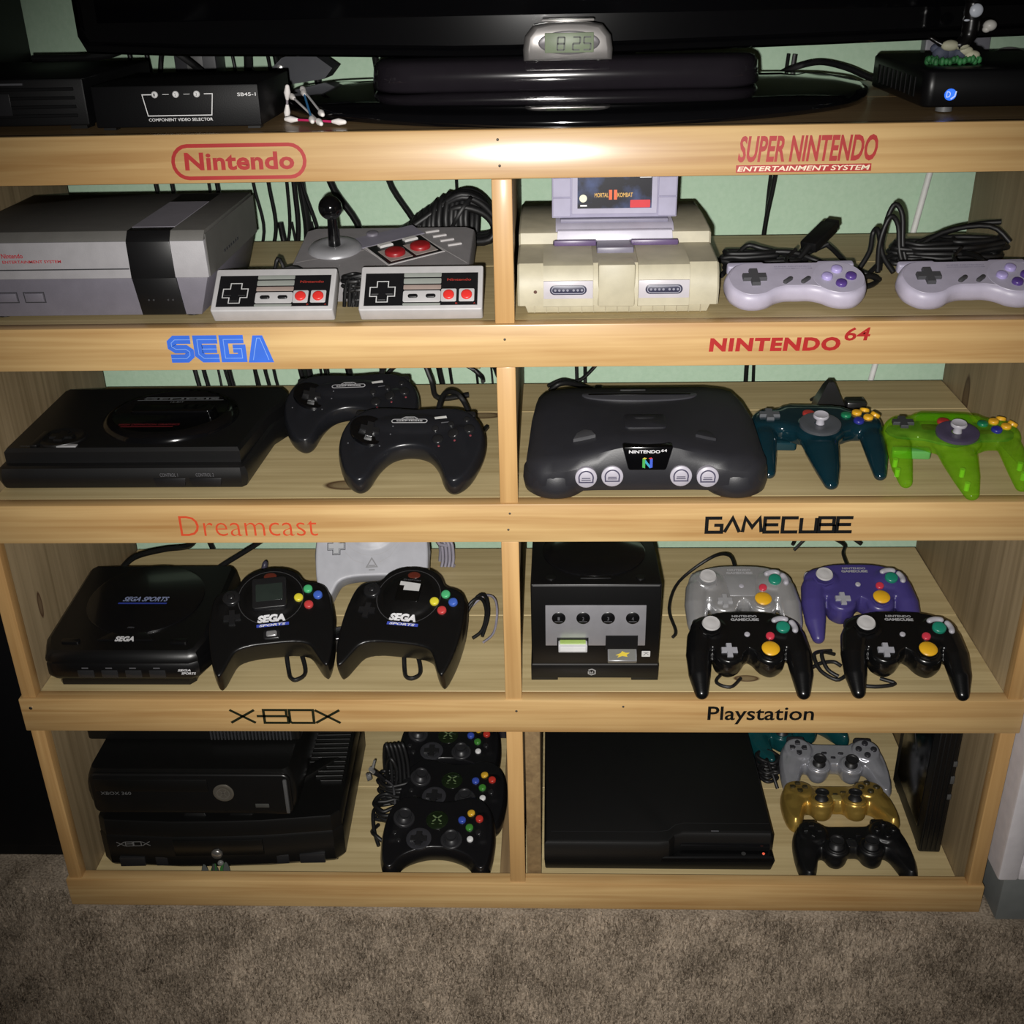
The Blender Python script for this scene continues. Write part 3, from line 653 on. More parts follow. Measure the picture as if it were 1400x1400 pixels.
# ------------------------------------------------------------------ small parts shared by the devices (millimetres)
def dome(mb, M, r, h, ry=None, sink=1.0, n=18, top=0.75):
    mb.mark(); ry = ry or r
    mb.loft([[(x * k, y * k, z) for (x, y) in circ(r, n, 0, 0, ry)] for (k, z) in ((1, -sink), (1, h * .55), (.93, h * .85), (top, h), (top * .45, h * 1.06))]); mb.xf(M); return mb
def pill_o(L, w, n=8):
    o = []
    for i in range(n + 1): a = -PI / 2 + PI * i / n; o.append((L / 2 - w / 2 + w / 2 * math.cos(a), w / 2 * math.sin(a)))
    for i in range(n + 1): a = PI / 2 + PI * i / n; o.append((-L / 2 + w / 2 + w / 2 * math.cos(a), w / 2 * math.sin(a)))
    return o
def on(sf, x, y, blend=.8): return sf.M(x, y, blend)
def button(parent, sf, x, y, r, h, mat, ry=None, name='button', rot=0, label=None, blend=.8):
    b = MB(); dome(b, on(sf, x, y, blend) @ Matrix.Rotation(math.radians(rot), 4, 'Z'), r, h, ry)
    return b.build(name, mat, parent, 50, MM, None, label)
def dpad(parent, sf, x, y, a, t, h, mat, name='dpad', rot=0, blend=.8):
    b = MB().mark(); b.slab(plus(a, t), [(0, -1), (0, h * .6), (.5, h)]); b.xf(on(sf, x, y, blend) @ Matrix.Rotation(math.radians(rot), 4, 'Z')); return b.build(name, mat, parent, 35)
def stick(parent, sf, x, y, r, h, mat, base=None, name='thumb_stick', collar=None, rim=None):
    M = on(sf, x, y, .5)
    if collar:
        b = MB().mark(); b.lathe(0, 0, [(r * 1.55, -2), (r * 1.55, 1.2), (r * 1.45, 2.0), (r * 1.2, 2.0), (r * 1.1, .6), (.1, .4)], 24); b.xf(M); b.build('stick_collar', collar, parent, 50)
    b = MB().mark(); b.lathe(0, 0, [(r * 1.05, 0), (r * .7, h * .45), (r * .42, h * .55), (r * .42, h * .75), (r * .95, h * .82), (r, h * .9), (r * .95, h), (r * .72, h * .96), (r * .65, h * .86), (.1, h * .88)], 22); b.xf(M)
    return b.build(name, mat, parent, 50)
def cord(parent, pts, r=2.0, mat=None, name='cord', n=6):
    return MB().tube(spl(pts, 5, False), r, n).build(name, mat or CAB, parent, 60)
def coil(cx, cy, z, R, turns, seed, sq=.6, rise=1.3, wob=5):
    rn = random.Random(seed); p = []
    for i in range(int(turns * 10) + 1):
        a = 2 * PI * i / 10; k = R * (1 + rn.uniform(-.18, .18))
        p.append((cx + k * math.cos(a) + rn.uniform(-wob, wob) * .4, cy + k * sq * math.sin(a) + rn.uniform(-wob, wob) * .4, z + rise * i / 10 * 2.2 + rn.uniform(0, wob) * .5))
    return p

# ------------------------------------------------------------------ grey boxy console, upper left bay
NG = P('console_light_grey', (.34, .33, .345), .5, bump=.2); NG_SHADE = P('console_grey_shaded', (.12, .116, .108), .6, bump=.3); ND = P('console_dark_grey', (.155, .145, .175), .5, bump=.2)  # top shell's light grey darkened, shade at grazing flash painted in
NB = P('console_black_band', (.008, .008, .009), .4); NP_ = P('console_purple_grey', (.30, .285, .33), .5); LINE = P('dark_line', (.03, .03, .035), .6); REDP = P('red_print', (.42, .02, .03), .5)
t = thing('game_console', 'boxy two tone grey game console with a black vertical band in the upper left bay', 'game console', (-.4225, .0285, R1))
b = MB(); b.hexa([(-118, 6, 3), (113, 6, 3), (116, 196, 3), (-118, 196, 3), (-126, 1, 43), (126, 1, 43), (126, 203, 43), (-126, 203, 43)], 1.0); b.build('lower_body', ND, t, 30)
b = MB(); b.hexa([(-128, -1, 43.2), (128, -1, 43.2), (128, 204, 43.2), (-128, 204, 43.2), (-127, 0, 80), (127, 0, 80), (127, 203, 80), (-127, 203, 80)], .8); b.build('front_shell', NG, t, 30)
b = MB(); b.hexa([(-127, .2, 80.2), (127, .2, 80.2), (127, 203, 80.2), (-127, 203, 80.2), (-127, 8, 89), (127, 8, 89), (127, 202, 89), (-127, 202, 89)], .6); b.build('top_shell', NG_SHADE, t, 25)
MB().box(128, 129, 2, 203, 43.5, 86, .3, 1).build('side_panel', NG_SHADE, t, 25)
MB().hexa([(49, -2.2, 43), (94, -2.2, 43), (94, 2, 43), (49, 2, 43), (49, -1.6, 80), (93, -1.6, 80), (93, 12, 80), (49, 12, 80)], .4).build('black_band', NB, t, 25)
MB().hexa([(52, 4.2, 3.5), (97, 4.2, 3.5), (97, 10, 3.5), (52, 10, 3.5), (49, -1.5, 43), (94, -1.5, 43), (94, 6, 43), (49, 6, 43)], .4).build('port_panel', NB, t, 25)
MB().hexa([(49, -1.6, 80.1), (93, -1.6, 80.1), (93, 9, 80.1), (49, 9, 80.1), (49, 7.4, 89.3), (93, 7.4, 89.3), (93, 22, 89.3), (49, 22, 89.3)], .3).build('band_top', NB, t, 25)
b = MB(); b.box(49, 93, 22.5, 150, 88.6, 89.6, .3, 1); b.build('top_strip', NP_, t, 25)
b = MB(); b.box(49, 93, 150.5, 196, 88.5, 89.4, .3, 1); b.build('rear_vent', NB, t, 25)
for k in range(7): MB().box(126.5, 129.3, 60 + k * 9, 65 + k * 9, 54, 57, .3, 1).build('side_slot', LINE, t, 0)
b = MB(); b.box(-127.5, 48, -1.5, -.8, 52.3, 53.4); b.build('flap_seam', LINE, t, 0)
b = MB(); f_ = fy(-1.35); letter(b, 'Nintendo', -80, -58, 64.8, 69.6, f_, off=.02); letter(b, 'ENTERTAINMENT SYSTEM', -80, -20, 59.6, 62.6, f_, off=.02); b.build('print', REDP, t, 0)
for x0 in (-94, -66):
    b = MB(); b.hexa([(x0, 2.0, 19), (x0 + 19, 2.0, 19), (x0 + 19, 6, 19), (x0, 6, 19), (x0, .9, 28), (x0 + 19, .9, 28), (x0 + 19, 5, 28), (x0, 5, 28)], .6); bt = b.build('power_button', ND, t, 30)
    b = MB(); b.strokes([[(x0 - 1, 18.2), (x0 + 20, 18.2), (x0 + 20, 29), (x0 - 1, 29), (x0 - 1, 18.2)]], 1.0, fm=lambda u, v: (u, 6.15 - v * .1295 - .45, v)); b.build('button_gap', LINE, bt, 0)
for cx_ in (62, 82):
    for k in range(7):
        MB().mark().cyl(0, 0, 0, .7, 1.0, n=8).xf(Matrix.Translation((cx_ + (k % 2) * 5, 1.6 - (k // 2) * .55 * -1, 20 + (k // 2) * -0 + (k // 2) * 4.2)) @ Matrix.Rotation(PI / 2, 4, 'X')).build('port_hole', P('port_dark', (.03, .03, .033), .5), t, 0)
for (x, y) in ((-100, 20), (100, 20), (-100, 180), (100, 180)): MB().cyl(x, y, 0, 3.5, 7, n=12).build('foot', NB, t, 40)

# ------------------------------------------------------------------ two rectangular gamepads
PADW = P('pad_pale_grey', (.45, .44, .445), .45, bump=.1); PADB = P('pad_black', (.010, .010, .012), .4); PADG = P('pad_mid_grey', (.24, .255, .235), .5); PADR = P('pad_red', (.62, .03, .025), .35); PADL = P('pad_light_outline', (.5, .5, .5), .5)
PADBR = P('pad_brownish_grey', (.27, .21, .185), .5)
def rect_pad(loc, rot, label):
    t = thing('rectangular_gamepad', label, 'gamepad', loc, rot, 'pale grey rectangular gamepads')
    MB().rslab(rr(124, 54, 2.2, 4, 0, 27), 0, 17, 1.4, 1.4).build('shell', PADW, t, 40)
    MB().box(-57, 57, 5, 45, 16.6, 17.3, .25, 1).build('faceplate', PADB, t, 30)
    b = MB().mark().slab(plus(11, 4), [(0, 17), (0, 18.3), (.5, 18.8)]).xf(Matrix.Translation((-39, 22, 0))); d = b.build('dpad', PADB, t, 35)
    b = MB(); o = plus(12.6, 5.6); b.strokes([[(x - 39, y + 22) for (x, y) in o + [o[0]]]], 1.0, z=17.4); b.build('dpad_outline', PADL, d, 0)
    for k, (y0, y1, m) in enumerate(((39.6, 44.9, PADG), (31.5, 38.0, PADG), (24.5, 30.0, PADBR), (5.1, 7.8, PADG))): MB().rslab(rr(38, y1 - y0, 1, 3, 1, (y0 + y1) / 2), 17, 17.6, .2).build('stripe', m, t, 30)
    sp = MB().rslab(rr(38, 14, 2, 4, 1, 16), 17, 17.7, .3).build('button_plate', PADW, t, 30)
    for x in (-8, 10): MB().mark().slab(pill_o(10, 4.4), [(0, 17), (0, 18.6), (.6, 19.2)]).xf(Matrix.Translation((x, 16, 0))).build('pill_button', PADB, t, 40)
    for x in (28, 46):
        MB().rslab(rr(15.5, 15.5, 1.5, 4, x, 17), 17, 17.8, .3).build('button_plate', PADW, t, 30)
        b = MB(); dome(b, Matrix.Translation((x, 17, 17.8)), 5.6, 2.4); b.build('button', PADR, t, 50)
    b = MB(); letter(b, 'Nintendo', 26, 50, 34.6, 37.6, z=17.45, off=.01); letter(b, 'B', 35, 37, 6.0, 8, z=17.45); letter(b, 'A', 53, 55, 6.0, 8, z=17.45); letter(b, 'SELECT', -12, -4, 25.6, 27.4, z=17.75) if False else None; b.build('print', P('pad_print_red', (.35, .03, .02), .5), t, 0)
    cord(t, [(0, 54, 8), (-4, 60, 3), (-14, 63, -8), (-28, 61, -18), (-40, 55, -22)], 1.9)
    return t
A = rect_pad((-.2303, .0165, R1 + .0005), (35, 0, 0), 'pale grey rectangular gamepad directly beside the boxy console')
dup(A, (-.0805, .0165, R1 + .0005), (38, 0, 0), 'pale grey rectangular gamepad standing closest to the centre divider')

# ------------------------------------------------------------------ arcade joystick pad
AG = P('arcade_grey', (.215, .205, .21), .5, bump=.3); AP = P('arcade_purple_panel', (.20, .19, .235), .45); AR = P('arcade_red', (.26, .012, .015), .35); ALT = P('arcade_line', (.45, .43, .43), .5); AM = P('arcade_bezel', (.36, .36, .38), .35, .5, .35)
t = thing('arcade_joystick', 'grey arcade joystick pad with black ball stick and two big red buttons', 'joystick', (-.138, .070, R1 + .0225), (9, 0, 0))
ao = [(-95, 5), (101, 5), (101, 152), (92, 160), (-86, 160), (-95, 152)]
b = MB(); b.loft([[(x, y, -21) for (x, y) in ao], [(x, y, -5) for (x, y) in ao], [(x * .985, 82 + (y - 82) * .98, -.8) for (x, y) in ao], [(x * .975, 82 + (y - 82) * .97, 0) for (x, y) in ao]]); b.build('base', AG, t, 25)
b = MB(); b.strokes([[(22, 156), (97, 54)], [(-40, 122), (40, 16)], [(-90, 60), (-20, 92)]], 1.1, z=.15); b.build('pinstripe', ALT, t, 0)
ex = Vector((54, 34.5)).normalized(); ey = Vector((-ex.y, ex.x))
def ap(u, v): p = Vector((-15.5, 97.5)) + ex * u + ey * v; return (p.x, p.y)
def aq(u0, u1, v0, v1): return [ap(u0, v0), ap(u1, v0), ap(u1, v1), ap(u0, v1)]
MB().slab(aq(-6, 72, 3, 34), [(0, -1), (0, .6), (.4, 1)]).build('upper_panel', AP, t, 30)
b = MB(); dome(b, Matrix.Translation((-16, 136, .8)), 7, 3); b.build('speed_dial', ND, t, 50)
MB().slab(aq(-3, 67, -56, 3), [(0, -1), (0, .4), (.4, .7)]).build('button_frame', ALT, t, 30)
MB().slab(aq(-1, 65, -54, 1), [(0, -1), (0, .8), (.4, 1.1)]).build('button_panel', PADB, t, 30)
for u in (17, 48):
    MB().slab(aq(u - 13.5, u + 13.5, -50, -17), [(0, 0), (0, 1.3), (.4, 1.6)]).build('button_plate', P('arcade_plate', (.30, .26, .24), .5), t, 30)
    x, y = ap(u, -33); b = MB(); dome(b, Matrix.Translation((x, y, 1.5)), 11.5, 5); b.build('button', AR, t, 50)
    MB().slab(aq(u - 7, u + 9, -10, -2), [(0, 0), (0, 2.8), (.8, 3.6)]).build('turbo_switch', P('arcade_white', (.55, .54, .53), .4), t, 30)
for k in range(4):
    x = 52 + k * 9.5; y = 144 - k * 13
    MB().mark().box(-8, 8, -1.8, 1.8, -.5, 1.8, .4, 1).xf(Matrix.Translation((x, y, 0)) @ Matrix.Rotation(math.radians(20), 4, 'Z')).build('side_slat', ALT, t, 30)
b = MB(); b.lathe(-53, 97, [(30, -1), (30, 1), (27, 4.5), (20, 6), (12, 6.5), (8, 5), (.1, 5)], 36); b.build('stick_bezel', AM, t, 50)
b = MB(); b.tube([(-53, 97, 4), (-52.5, 96, 22), (-52, 95, 40)], [7, 6, 5], 16); st = b.build('stick_shaft', P('gloss_black_plastic', (.006, .006, .007), .12, .5, coat=.5), t, 50)
b = MB(); b.ell(-52, 93, 49, 13, 13, 13, 4); b.build('ball_knob', MATS['gloss_black_plastic'], t, 80)
for (x, y) in ((-80, 15), (85, 15), (85, 145), (-80, 145)): MB().cyl(x, y, -22 - y * .158, -20, 6, n=12).build('foot', PADB, t, 40)
cord(t, [(70, 158, -8), (76, 176, 0), (86, 184, 14), (95, 180, 26)], 2.6)
# cable coil behind the joystick, and the jumble of cords around the two gamepads
def tangle(name, label, loc, curves, r=2.2, n=6, cat='cable coil', mat=None):
    b = MB()
    for c in curves: b.tube(spl(c, 4, False), r, n)
    o = b.build(name, mat or CAB, None, 60); o.location = loc
    return tag(o, label, cat)
rn = random.Random(11); cs = []
for k in range(20):
    y_ = 330 + rn.uniform(-20, 20); z_ = rn.uniform(0, 8); q = rn.uniform(.55, 1.0)
    cs.append([(-150 + rn.uniform(-8, 12), y_, 4 + z_), (-120, y_ + rn.uniform(-8, 8), 14 + 16 * q), (-85, y_, 26 + 26 * q), (-56 + rn.uniform(-5, 5), y_ - 4, 30 + 36 * q), (-34, y_, 26 + 30 * q), (-20 + rn.uniform(-2, 2), y_ + 4, 18 + 14 * q), (-26, y_, 8 + z_ * .5), (-60, y_ + 6, 5 + z_ * .3)])
for k in range(12):
    a = -122 + k * 6.4 + rn.uniform(-2, 2); h = 20 + 32 * min(1, k / 7); cs.append([(a, 306, 6), (a - 3, 304, h * .6 + 6), (a + 2, 322, h + 12), (a + 8, 350, h * .7 + 4), (a + 6, 352, 6)])
tangle('cable_coil', 'thick tied coil of black cable heaped behind the arcade joystick pad', (0, 0, R1 + .0025), cs, 4.6, 7)
cs = [coil(-153, 84, 3, 15, 7, 21, .6, 1.6), coil(-156, 78, 4, 12, 6, 22, .6, 2.0), coil(-150, 64, 6, 10, 5, 23, .5, 2.0)] + [[(-166 + k * 5, 58, 2.6), (-164 + k * 5, 60, 20 + k), (-160 + k * 5, 62, 30), (-156 + k * 4, 60, 14), (-158 + k * 4, 56, 3)] for k in range(6)]
tangle('cord_bundle', 'bundled black gamepad cord in the gap between the two rectangular gamepads', (0, 0, R1), cs, 2.0, 6, 'cable bundle')
cs = [[(-262, 110, 2.4), (-250, 108, 20), (-243, 110, 42), (-236, 112, 26), (-225, 112, 2.4)], [(-275, 92, 2.4), (-240, 100, 30), (-215, 98, 32), (-200, 94, 4)], coil(-232, 96, 2.4, 26, 3, 9, .4, 2.0)]
tangle('cord_bundle', 'black cord loop peeking over the gamepad beside the boxy console', (0, 0, R1), cs, 2.0, 6, 'cable bundle')

# ------------------------------------------------------------------ cream console with a cartridge
SC_ = P('cream_plastic', (.42, .385, .28), .5, bump=.15, var=.08); SG = P('lilac_grey_plastic', (.42, .40, .48), .45); SGD = P('slate_grey_plastic', (.13, .125, .155), .45); SP = P('dark_purple_plastic', (.055, .03, .095), .4); CART = P('cartridge_lilac', (.33, .315, .43), .5)
t = thing('cream_console', 'yellowed cream game console with a cartridge standing in its slot', 'game console', (.1172, .031, R1))
def prof_body(x0, x1, pts, mb):  # extrude a y-z profile along x
    return mb.loft([[(x0, y, z) for (y, z) in pts], [(x1, y, z) for (y, z) in pts]])
body = [(8, 0), (6, 8), (0, 9), (-3, 24), (2, 42), (6, 50), (13, 52.5), (70, 55), (76, 56), (80, 63), (84, 66), (150, 70), (228, 68), (240, 60), (242, 8), (234, 6), (234, 0)]
side = [(y, z) for (y, z) in body]
MB().hexa([(-91, 7, 0), (91, 7, 0), (94, 236, 0), (-94, 236, 0), (-94, 4, 9), (94, 4, 9), (98, 240, 9), (-98, 240, 9)], .8).build('foot_base', SC_, t, 30)
b = MB()
up_ = [(0, 9.2), (-2, 26), (3, 42), (10, 50), (68, 53.5), (76, 54), (78, 65), (84, 67), (150, 69), (226, 67), (240, 60), (242, 9.2)]
R_ = []
for (x, s) in ((-101, 0), (-99, 0), (99, 0), (101, 0)):
    k = 1.6 if abs(x) > 100 else 0
    R_.append([(x, y + (k if y < 100 else -k), z - (k if z > 40 else 0)) for (y, z) in up_])
b.loft(R_); b.build('shell', SC_, t, 28)
# two front port blocks
for x0 in (-50, 44):
    xs_ = (x0 - 25, x0 + 25) if x0 < 0 else (x0 - 24, x0 + 27)
    b = MB(); prof_body(xs_[0], xs_[1], [(0, 8), (-6, 10), (-6.2, 30), (-3, 43), (2, 49.5), (10, 52), (66, 55.5), (68, 53), (30, 45), (8, 30)], b); pb = b.build('port_block', SC_, t, 28)
    cxx = (xs_[0] + xs_[1]) / 2
    b = MB().hexa([(xs_[0] + .3, -6.7, 18), (xs_[1] - .3, -6.7, 18), (xs_[1] - .3, -4, 18), (xs_[0] + .3, -4, 18), (xs_[0] + .3, -6.8, 36), (xs_[1] - .3, -6.8, 36), (xs_[1] - .3, -3, 36), (xs_[0] + .3, -3, 36)], .3)
    b.build('port_face', P('port_lavender', (.48, .455, .49), .35), t, 28)
    b = MB(); b.mark().slab([(x * 1.0, y) for (x, y) in pill_o(37, 9.5)], [(0, 0), (0, .7), (.6, 1.0)]).xf(Matrix.Translation((cxx, -6.6, 27)) @ Matrix.Rotation(PI / 2, 4, 'X')); pt = b.build('port', P('port_navy', (.03, .03, .06), .4), t, 40)
    b = MB()
    for k in range(7): b.mark().slab(circ(1.25, 10), [(0, 0), (0, .5)]).xf(Matrix.Translation((cxx - 13 + k * 4.1 + (2.0 if k > 3 else 0), -7.5, 27)) @ Matrix.Rotation(PI / 2, 4, 'X'))
    b.build('port_pins', P('port_pin_grey', (.22, .22, .27), .5), pt, 0)
    b = MB(); o = pill_o(33, 6.6); b.strokes([[(cxx + x, 27 + y) for (x, y) in o + [o[0]]]], .7, fm=fy(-7.75)); b.build('port_rim', P('port_rim_grey', (.3, .3, .36), .5), pt, 0)
MB().box(-20, 17, -2.5, 70, 8, 51, 2).build('centre_block', SC_, t, 28)
b = MB(); b.box(-1, 0, -3, 0, 20, 20.6); b = MB(); b.mark().cyl(0, 0, 0, .8, 1.8, n=12).xf(Matrix.Translation((-83, -1.3, 24)) @ Matrix.Rotation(PI / 2, 4, 'X')); b.build('power_light', P('led_dark', (.10, .05, .04), .3), t, 40)
MB().box(-20, 18, 42, 82, 50, 57.8, 1.5).build('eject_lever', P('slate_purple', (.16, .15, .20), .4), t, 28)
b = MB(); prof_body(-62, 62, [(76, 50), (78, 64), (84, 69), (90, 72), (160, 76), (215, 72), (225, 60), (225, 50)], b); b.build('slot_deck', SG, t, 28)
b = MB(); b.hexa([(-61, 73.5, 56.5), (61, 73.5, 56.5), (61, 80, 56.5), (-61, 80, 56.5), (-60, 76.5, 67), (60, 76.5, 67), (60, 82, 68), (-60, 82, 68)], .6); b.build('slot_lip', P('lavender_light', (.56, .54, .63), .4), t, 28)
MB().box(-57, 57, 92, 118, 72, 76, 1).build('slot_frame', P('slate_purple2', (.21, .20, .27), .5), t, 28)
for (x0, x1) in ((-65, -19), (15, 66)):
    MB().box(x0, x1, 64, 73.5, 55, 58.5, .8).build('switch_recess', P('purple_black', (.022, .014, .04), .35), t, 28)
    MB().box(x0 + 1, x1 - 1, 60, 65.5, 55, 61, 1.2).build('slide_switch', P('purple_switch', (.10, .065, .15), .35), t, 28)
for k in range(-7, 8): MB().box(k * 12 - .3, k * 12 + .3, 2.4, 5.2, 1, 8.6).build('front_groove', P('cream_shadow', (.32, .28, .19), .6), t, 0)
for x in (-26.2, -75.6, 19.6, 71.8): MB().box(x - .25, x + .25, -7, 50, 9.5, 45).build('seam', P('cream_shadow', (.32, .28, .19), .6), t, 0) if False else None
ct = thing('game_cartridge', 'lilac grey game cartridge with a dark label standing in the cream console', 'cartridge', (.1172, .031 + .105, R1 + .0765))
MB().box(-66, 66, -8.5, 8.5, 0, 86, 1.2).build('shell', CART, ct, 30)
for sx in (-1, 1):
    for k in range(4): MB().box(min(sx * 46, sx * 65), max(sx * 46, sx * 65), -9.6, -8.2, 1.5 + k * 20.5, 21 + k * 20.5, .5, 1).build('grip_rib', CART, ct, 30)
MB().box(-45, 45, -9.9, -8.3, 4, 84, .5, 1).build('label_frame', P('cartridge_frame', (.36, .345, .45), .5), ct, 30)
def art():
    m, nt, bb = _nt('cartridge_label'); N = nt.nodes; L = nt.links
    tc = N.new('ShaderNodeTexCoord'); no = N.new('ShaderNodeTexNoise'); no.inputs['Scale'].default_value = 38; no.inputs['Detail'].default_value = 5
    L.new(tc.outputs['Object'], no.inputs['Vector']); rp = N.new('ShaderNodeValToRGB'); e = rp.color_ramp.elements
    e[0].position = .45; e[0].color = (.010, .010, .016, 1); e[1].position = .72; e[1].color = (.06, .09, .22, 1)
    L.new(no.outputs['Fac'], rp.inputs['Fac']); L.new(rp.outputs['Color'], bb.inputs['Base Color']); bb.inputs['Roughness'].default_value = .3
    return m
lb = MB().box(-39, 39, -10.3, -9.7, 10, 80, .1, 1).build('paper_label', art(), ct, 30)
fq = fy(-10.45)
b = MB(); letter(b, 'MORTAL', -21, -6.5, 21.5, 26, fq, off=.02); letter(b, 'KOMBAT', 3, 19, 21.5, 26, fq, off=.02); b.build('title', P('gold_print', (.62, .36, .08), .4), lb, 0)
b = MB(); letter(b, 'II', -6, 2.5, 19, 29, fq, off=.03); b.build('numeral', P('orange_print', (.72, .12, .03), .4), lb, 0)
b = MB(); b.flat(rr(21, 8, .8, 3, 27, 14.5), fm=fq); b.build('red_badge', P('red_badge', (.55, .02, .03), .4), lb, 0)
b = MB(); b.flat(circ(4.0, 20, -33, 20.5), fm=fq); b.build('seal', P('cream_seal', (.75, .74, .55), .4), lb, 0)
b = MB(); b.strokes([[(-37, 43), (-28, 43)], [(26, 42), (38, 42)], [(27, 45), (38, 45)], [(-36, 13), (-29, 13)]], 1.6, fm=fq); b.build('small_print', WHV, lb, 0)

# ------------------------------------------------------------------ two lilac dog bone gamepads
LV = P('lavender_pad', (.43, .40, .50), .42, bump=.1); LVF = P('lavender_face', (.37, .345, .43), .45); LP = P('light_purple_button', (.40, .34, .64), .35); DP = P('deep_purple_button', (.085, .045, .22), .3); GD = P('grey_rubber', (.055, .055, .06), .55)
def dog_pad(loc, rot, label):
    t = thing('dog_bone_gamepad', label, 'gamepad', loc, rot, 'lavender dog bone gamepads')
    half = [(0, 29), (26, 29), (44, 30.5), (60, 24), (70, 8), (71.5, -3), (68, -18), (57, -29.5), (44, -32), (32, -29), (22, -22), (12, -18.5), (0, -18.5)]
    o = spl(mir(half), 4)
    MB().slab(o, [(4, 0), (1.2, 2), (0, 7), (.2, 13), (1.6, 17), (4.5, 19.2)]).build('shell', LV, t, 50)
    MB().slab(o, [(4.6, 19), (5.0, 19.6)]).build('faceplate', LVF, t, 30)
    S = type('S', (), {'M': lambda s, x, y, b_=1: Matrix.Translation((x, y, 19.6)), 'z': lambda s, x, y: 19.6})()
    MB().slab(circ(26, 32, 43, -1.5), [(0, 19.2), (.4, 19.9)]).build('button_disc', P('lavender_disc', (.40, .375, .47), .4), t, 30)
    dpad(t, S, -42, -1, 12, 4.3, 4, GD)
    for (x, y, m) in ((43, 10, LP), (31, -2, LP), (55, -2, DP), (43, -13.5, DP)): button(t, S, x, y, 5.6, 4, m)
    for x in (-9, 9): MB().mark().slab(pill_o(13, 4.6), [(0, 0), (0, 1.8), (.6, 2.3)]).xf(Matrix.Translation((x, -6, 19.6)) @ Matrix.Rotation(math.radians(42), 4, 'Z')).build('pill_button', GD, t, 40)
    b = MB(); letter(b, 'SUPER NINTENDO', -19, 19, 17.0, 19.0, z=19.75, off=.02); letter(b, 'ENTERTAINMENT SYSTEM', -19, 19, 13.6, 15.2, z=19.75, off=.01); b.build('print', P('grey_lilac_print', (.22, .205, .28), .5), t, 0)
    for x in (-46, 46): MB().rslab(rr(38, 9, 3, 4, x, 27), 7, 17, 2).build('shoulder_button', P('lavender_shoulder', (.36, .34, .44), .4), t, 40)
    cord(t, [(0, 28, 10), (0, 46, 8), (6, 60, 3), (16, 72, 3)], 2.0)
    return t
A = dog_pad((.2970, .055, R1 + .013), (21, 0, 2), 'lavender dog bone gamepad next to the cream console')
dup(A, (.4700, .053, R1 + .013), (21, 0, 2), 'lavender dog bone gamepad cut off by the right edge of the photo')
cs = [[(240, 165, 2.5), (255, 190, 10), (272, 205, 26), (290, 200, 24), (330, 205, 14), (345, 230, 10), (372, 236, 20)], [(250, 172, 2.5), (280, 195, 18), (320, 190, 22), (350, 190, 12), (380, 170, 6), (395, 150, 2.5)], [(330, 215, 4), (350, 232, 24), (372, 236, 18), (390, 190, 4), (408, 150, 2.5), (395, 120, 2.5), (380, 110, 2.5)], coil(292, 190, 3, 40, 3, 5, .35, 1.6), coil(372, 150, 3, 18, 3, 8, .9, .6), coil(275, 195, 4, 30, 4, 61, .4, 2.0), [(372, 120, 2.5), (392, 128, 10), (408, 140, 2.5), (380, 150, 12), (365, 140, 2.5)]]
tangle('cord_tangle', 'black gamepad cord tangled behind the lavender pad beside the cream console', (0, 0, R1), cs, 3.0, 7, 'cable tangle')
pg = thing('cord_plug', 'flat black cord plug lying on the tangle behind the lavender gamepads', 'plug', (.355, .212, R1 + .034), (0, -20, 48))
MB().box(-24, 24, -10, 10, -6, 6, 1.6).build('housing', P('plug_black', (.008, .008, .009), .4), pg, 40)
MB().box(24.2, 32, -8, 8, -4.5, 4.5, 1).build('tip', PADB, pg, 40)
MB().tube([(-23, 0, 0), (-36, 0, -2), (-50, 2, -6)], [4.5, 3, 2.2], 8).build('strain_relief', CAB, pg, 60)
cs = [[(418, 178, 3), (420, 190, 30), (425, 196, 58), (432, 198, 72), (441, 196, 60), (444, 190, 28), (450, 180, 4)], [(414, 170, 3), (417, 186, 34), (426, 190, 60), (436, 190, 50), (440, 186, 22), (446, 176, 4)], coil(470, 200, 4, 34, 5, 33, .45, 2.4), coil(500, 190, 5, 48, 4, 77, .3, 2.6), coil(522, 205, 4, 36, 5, 35, .45, 2.6), [(400, 160, 2.6), (430, 190, 16), (480, 215, 30), (530, 225, 42), (560, 220, 46)], [(440, 190, 10), (490, 205, 38), (540, 200, 46), (562, 190, 30)], [(395, 180, 3), (408, 190, 22), (412, 200, 40), (416, 194, 44), (420, 180, 20), (430, 165, 4)], [(505, 185, 20), (510, 150, 26), (513, 132, 24)]]
tangle('cord_tangle', 'black looped gamepad cord heaped behind the right hand lavender gamepad', (0, 0, R1), cs, 3.0, 7, 'cable tangle')
# ------------------------------------------------------------------ helpers for shaped gamepads
def padbody(outline, H, e, name, mat, parent, extra=None, vox=1.4, it=9, lim=4.2):
    """outline slab with softly rounded edges; insets stay small so narrow grips keep their shape"""
    q = min(e, lim); b = MB(); b.slab(outline, [(q * .8, 0), (q * .3, H * .10), (0, H * .30), (0, H * .56), (q * .3, H * .76), (q * .7, H * .90), (q, H)])
    if extra: extra(b)
    return organic(b, name, mat, parent, vox, it)
def rootM(t): return Matrix.LocRotScale(t.location, t.rotation_euler, None)
def settle(t, z, skip=('cord',)):
    M = rootM(t); lo = 9
    for c in t.children:
        if c.type != 'MESH' or c.name.split('.')[0] in skip: continue
        lo = min(lo, min((M @ v.co).z for v in c.data.vertices))
    t.location.z += z + .0004 - lo
    return t
def wcord(t, pts, r=.002, mat=None, name='cord', n=6):
    """cord given in room coordinates, hung on its gamepad"""
    o = MB().tube(spl(pts, 5, False), r, n).build(name, mat or CAB, t, 60, 1)
    o.data.transform(rootM(t).inverted()); return o

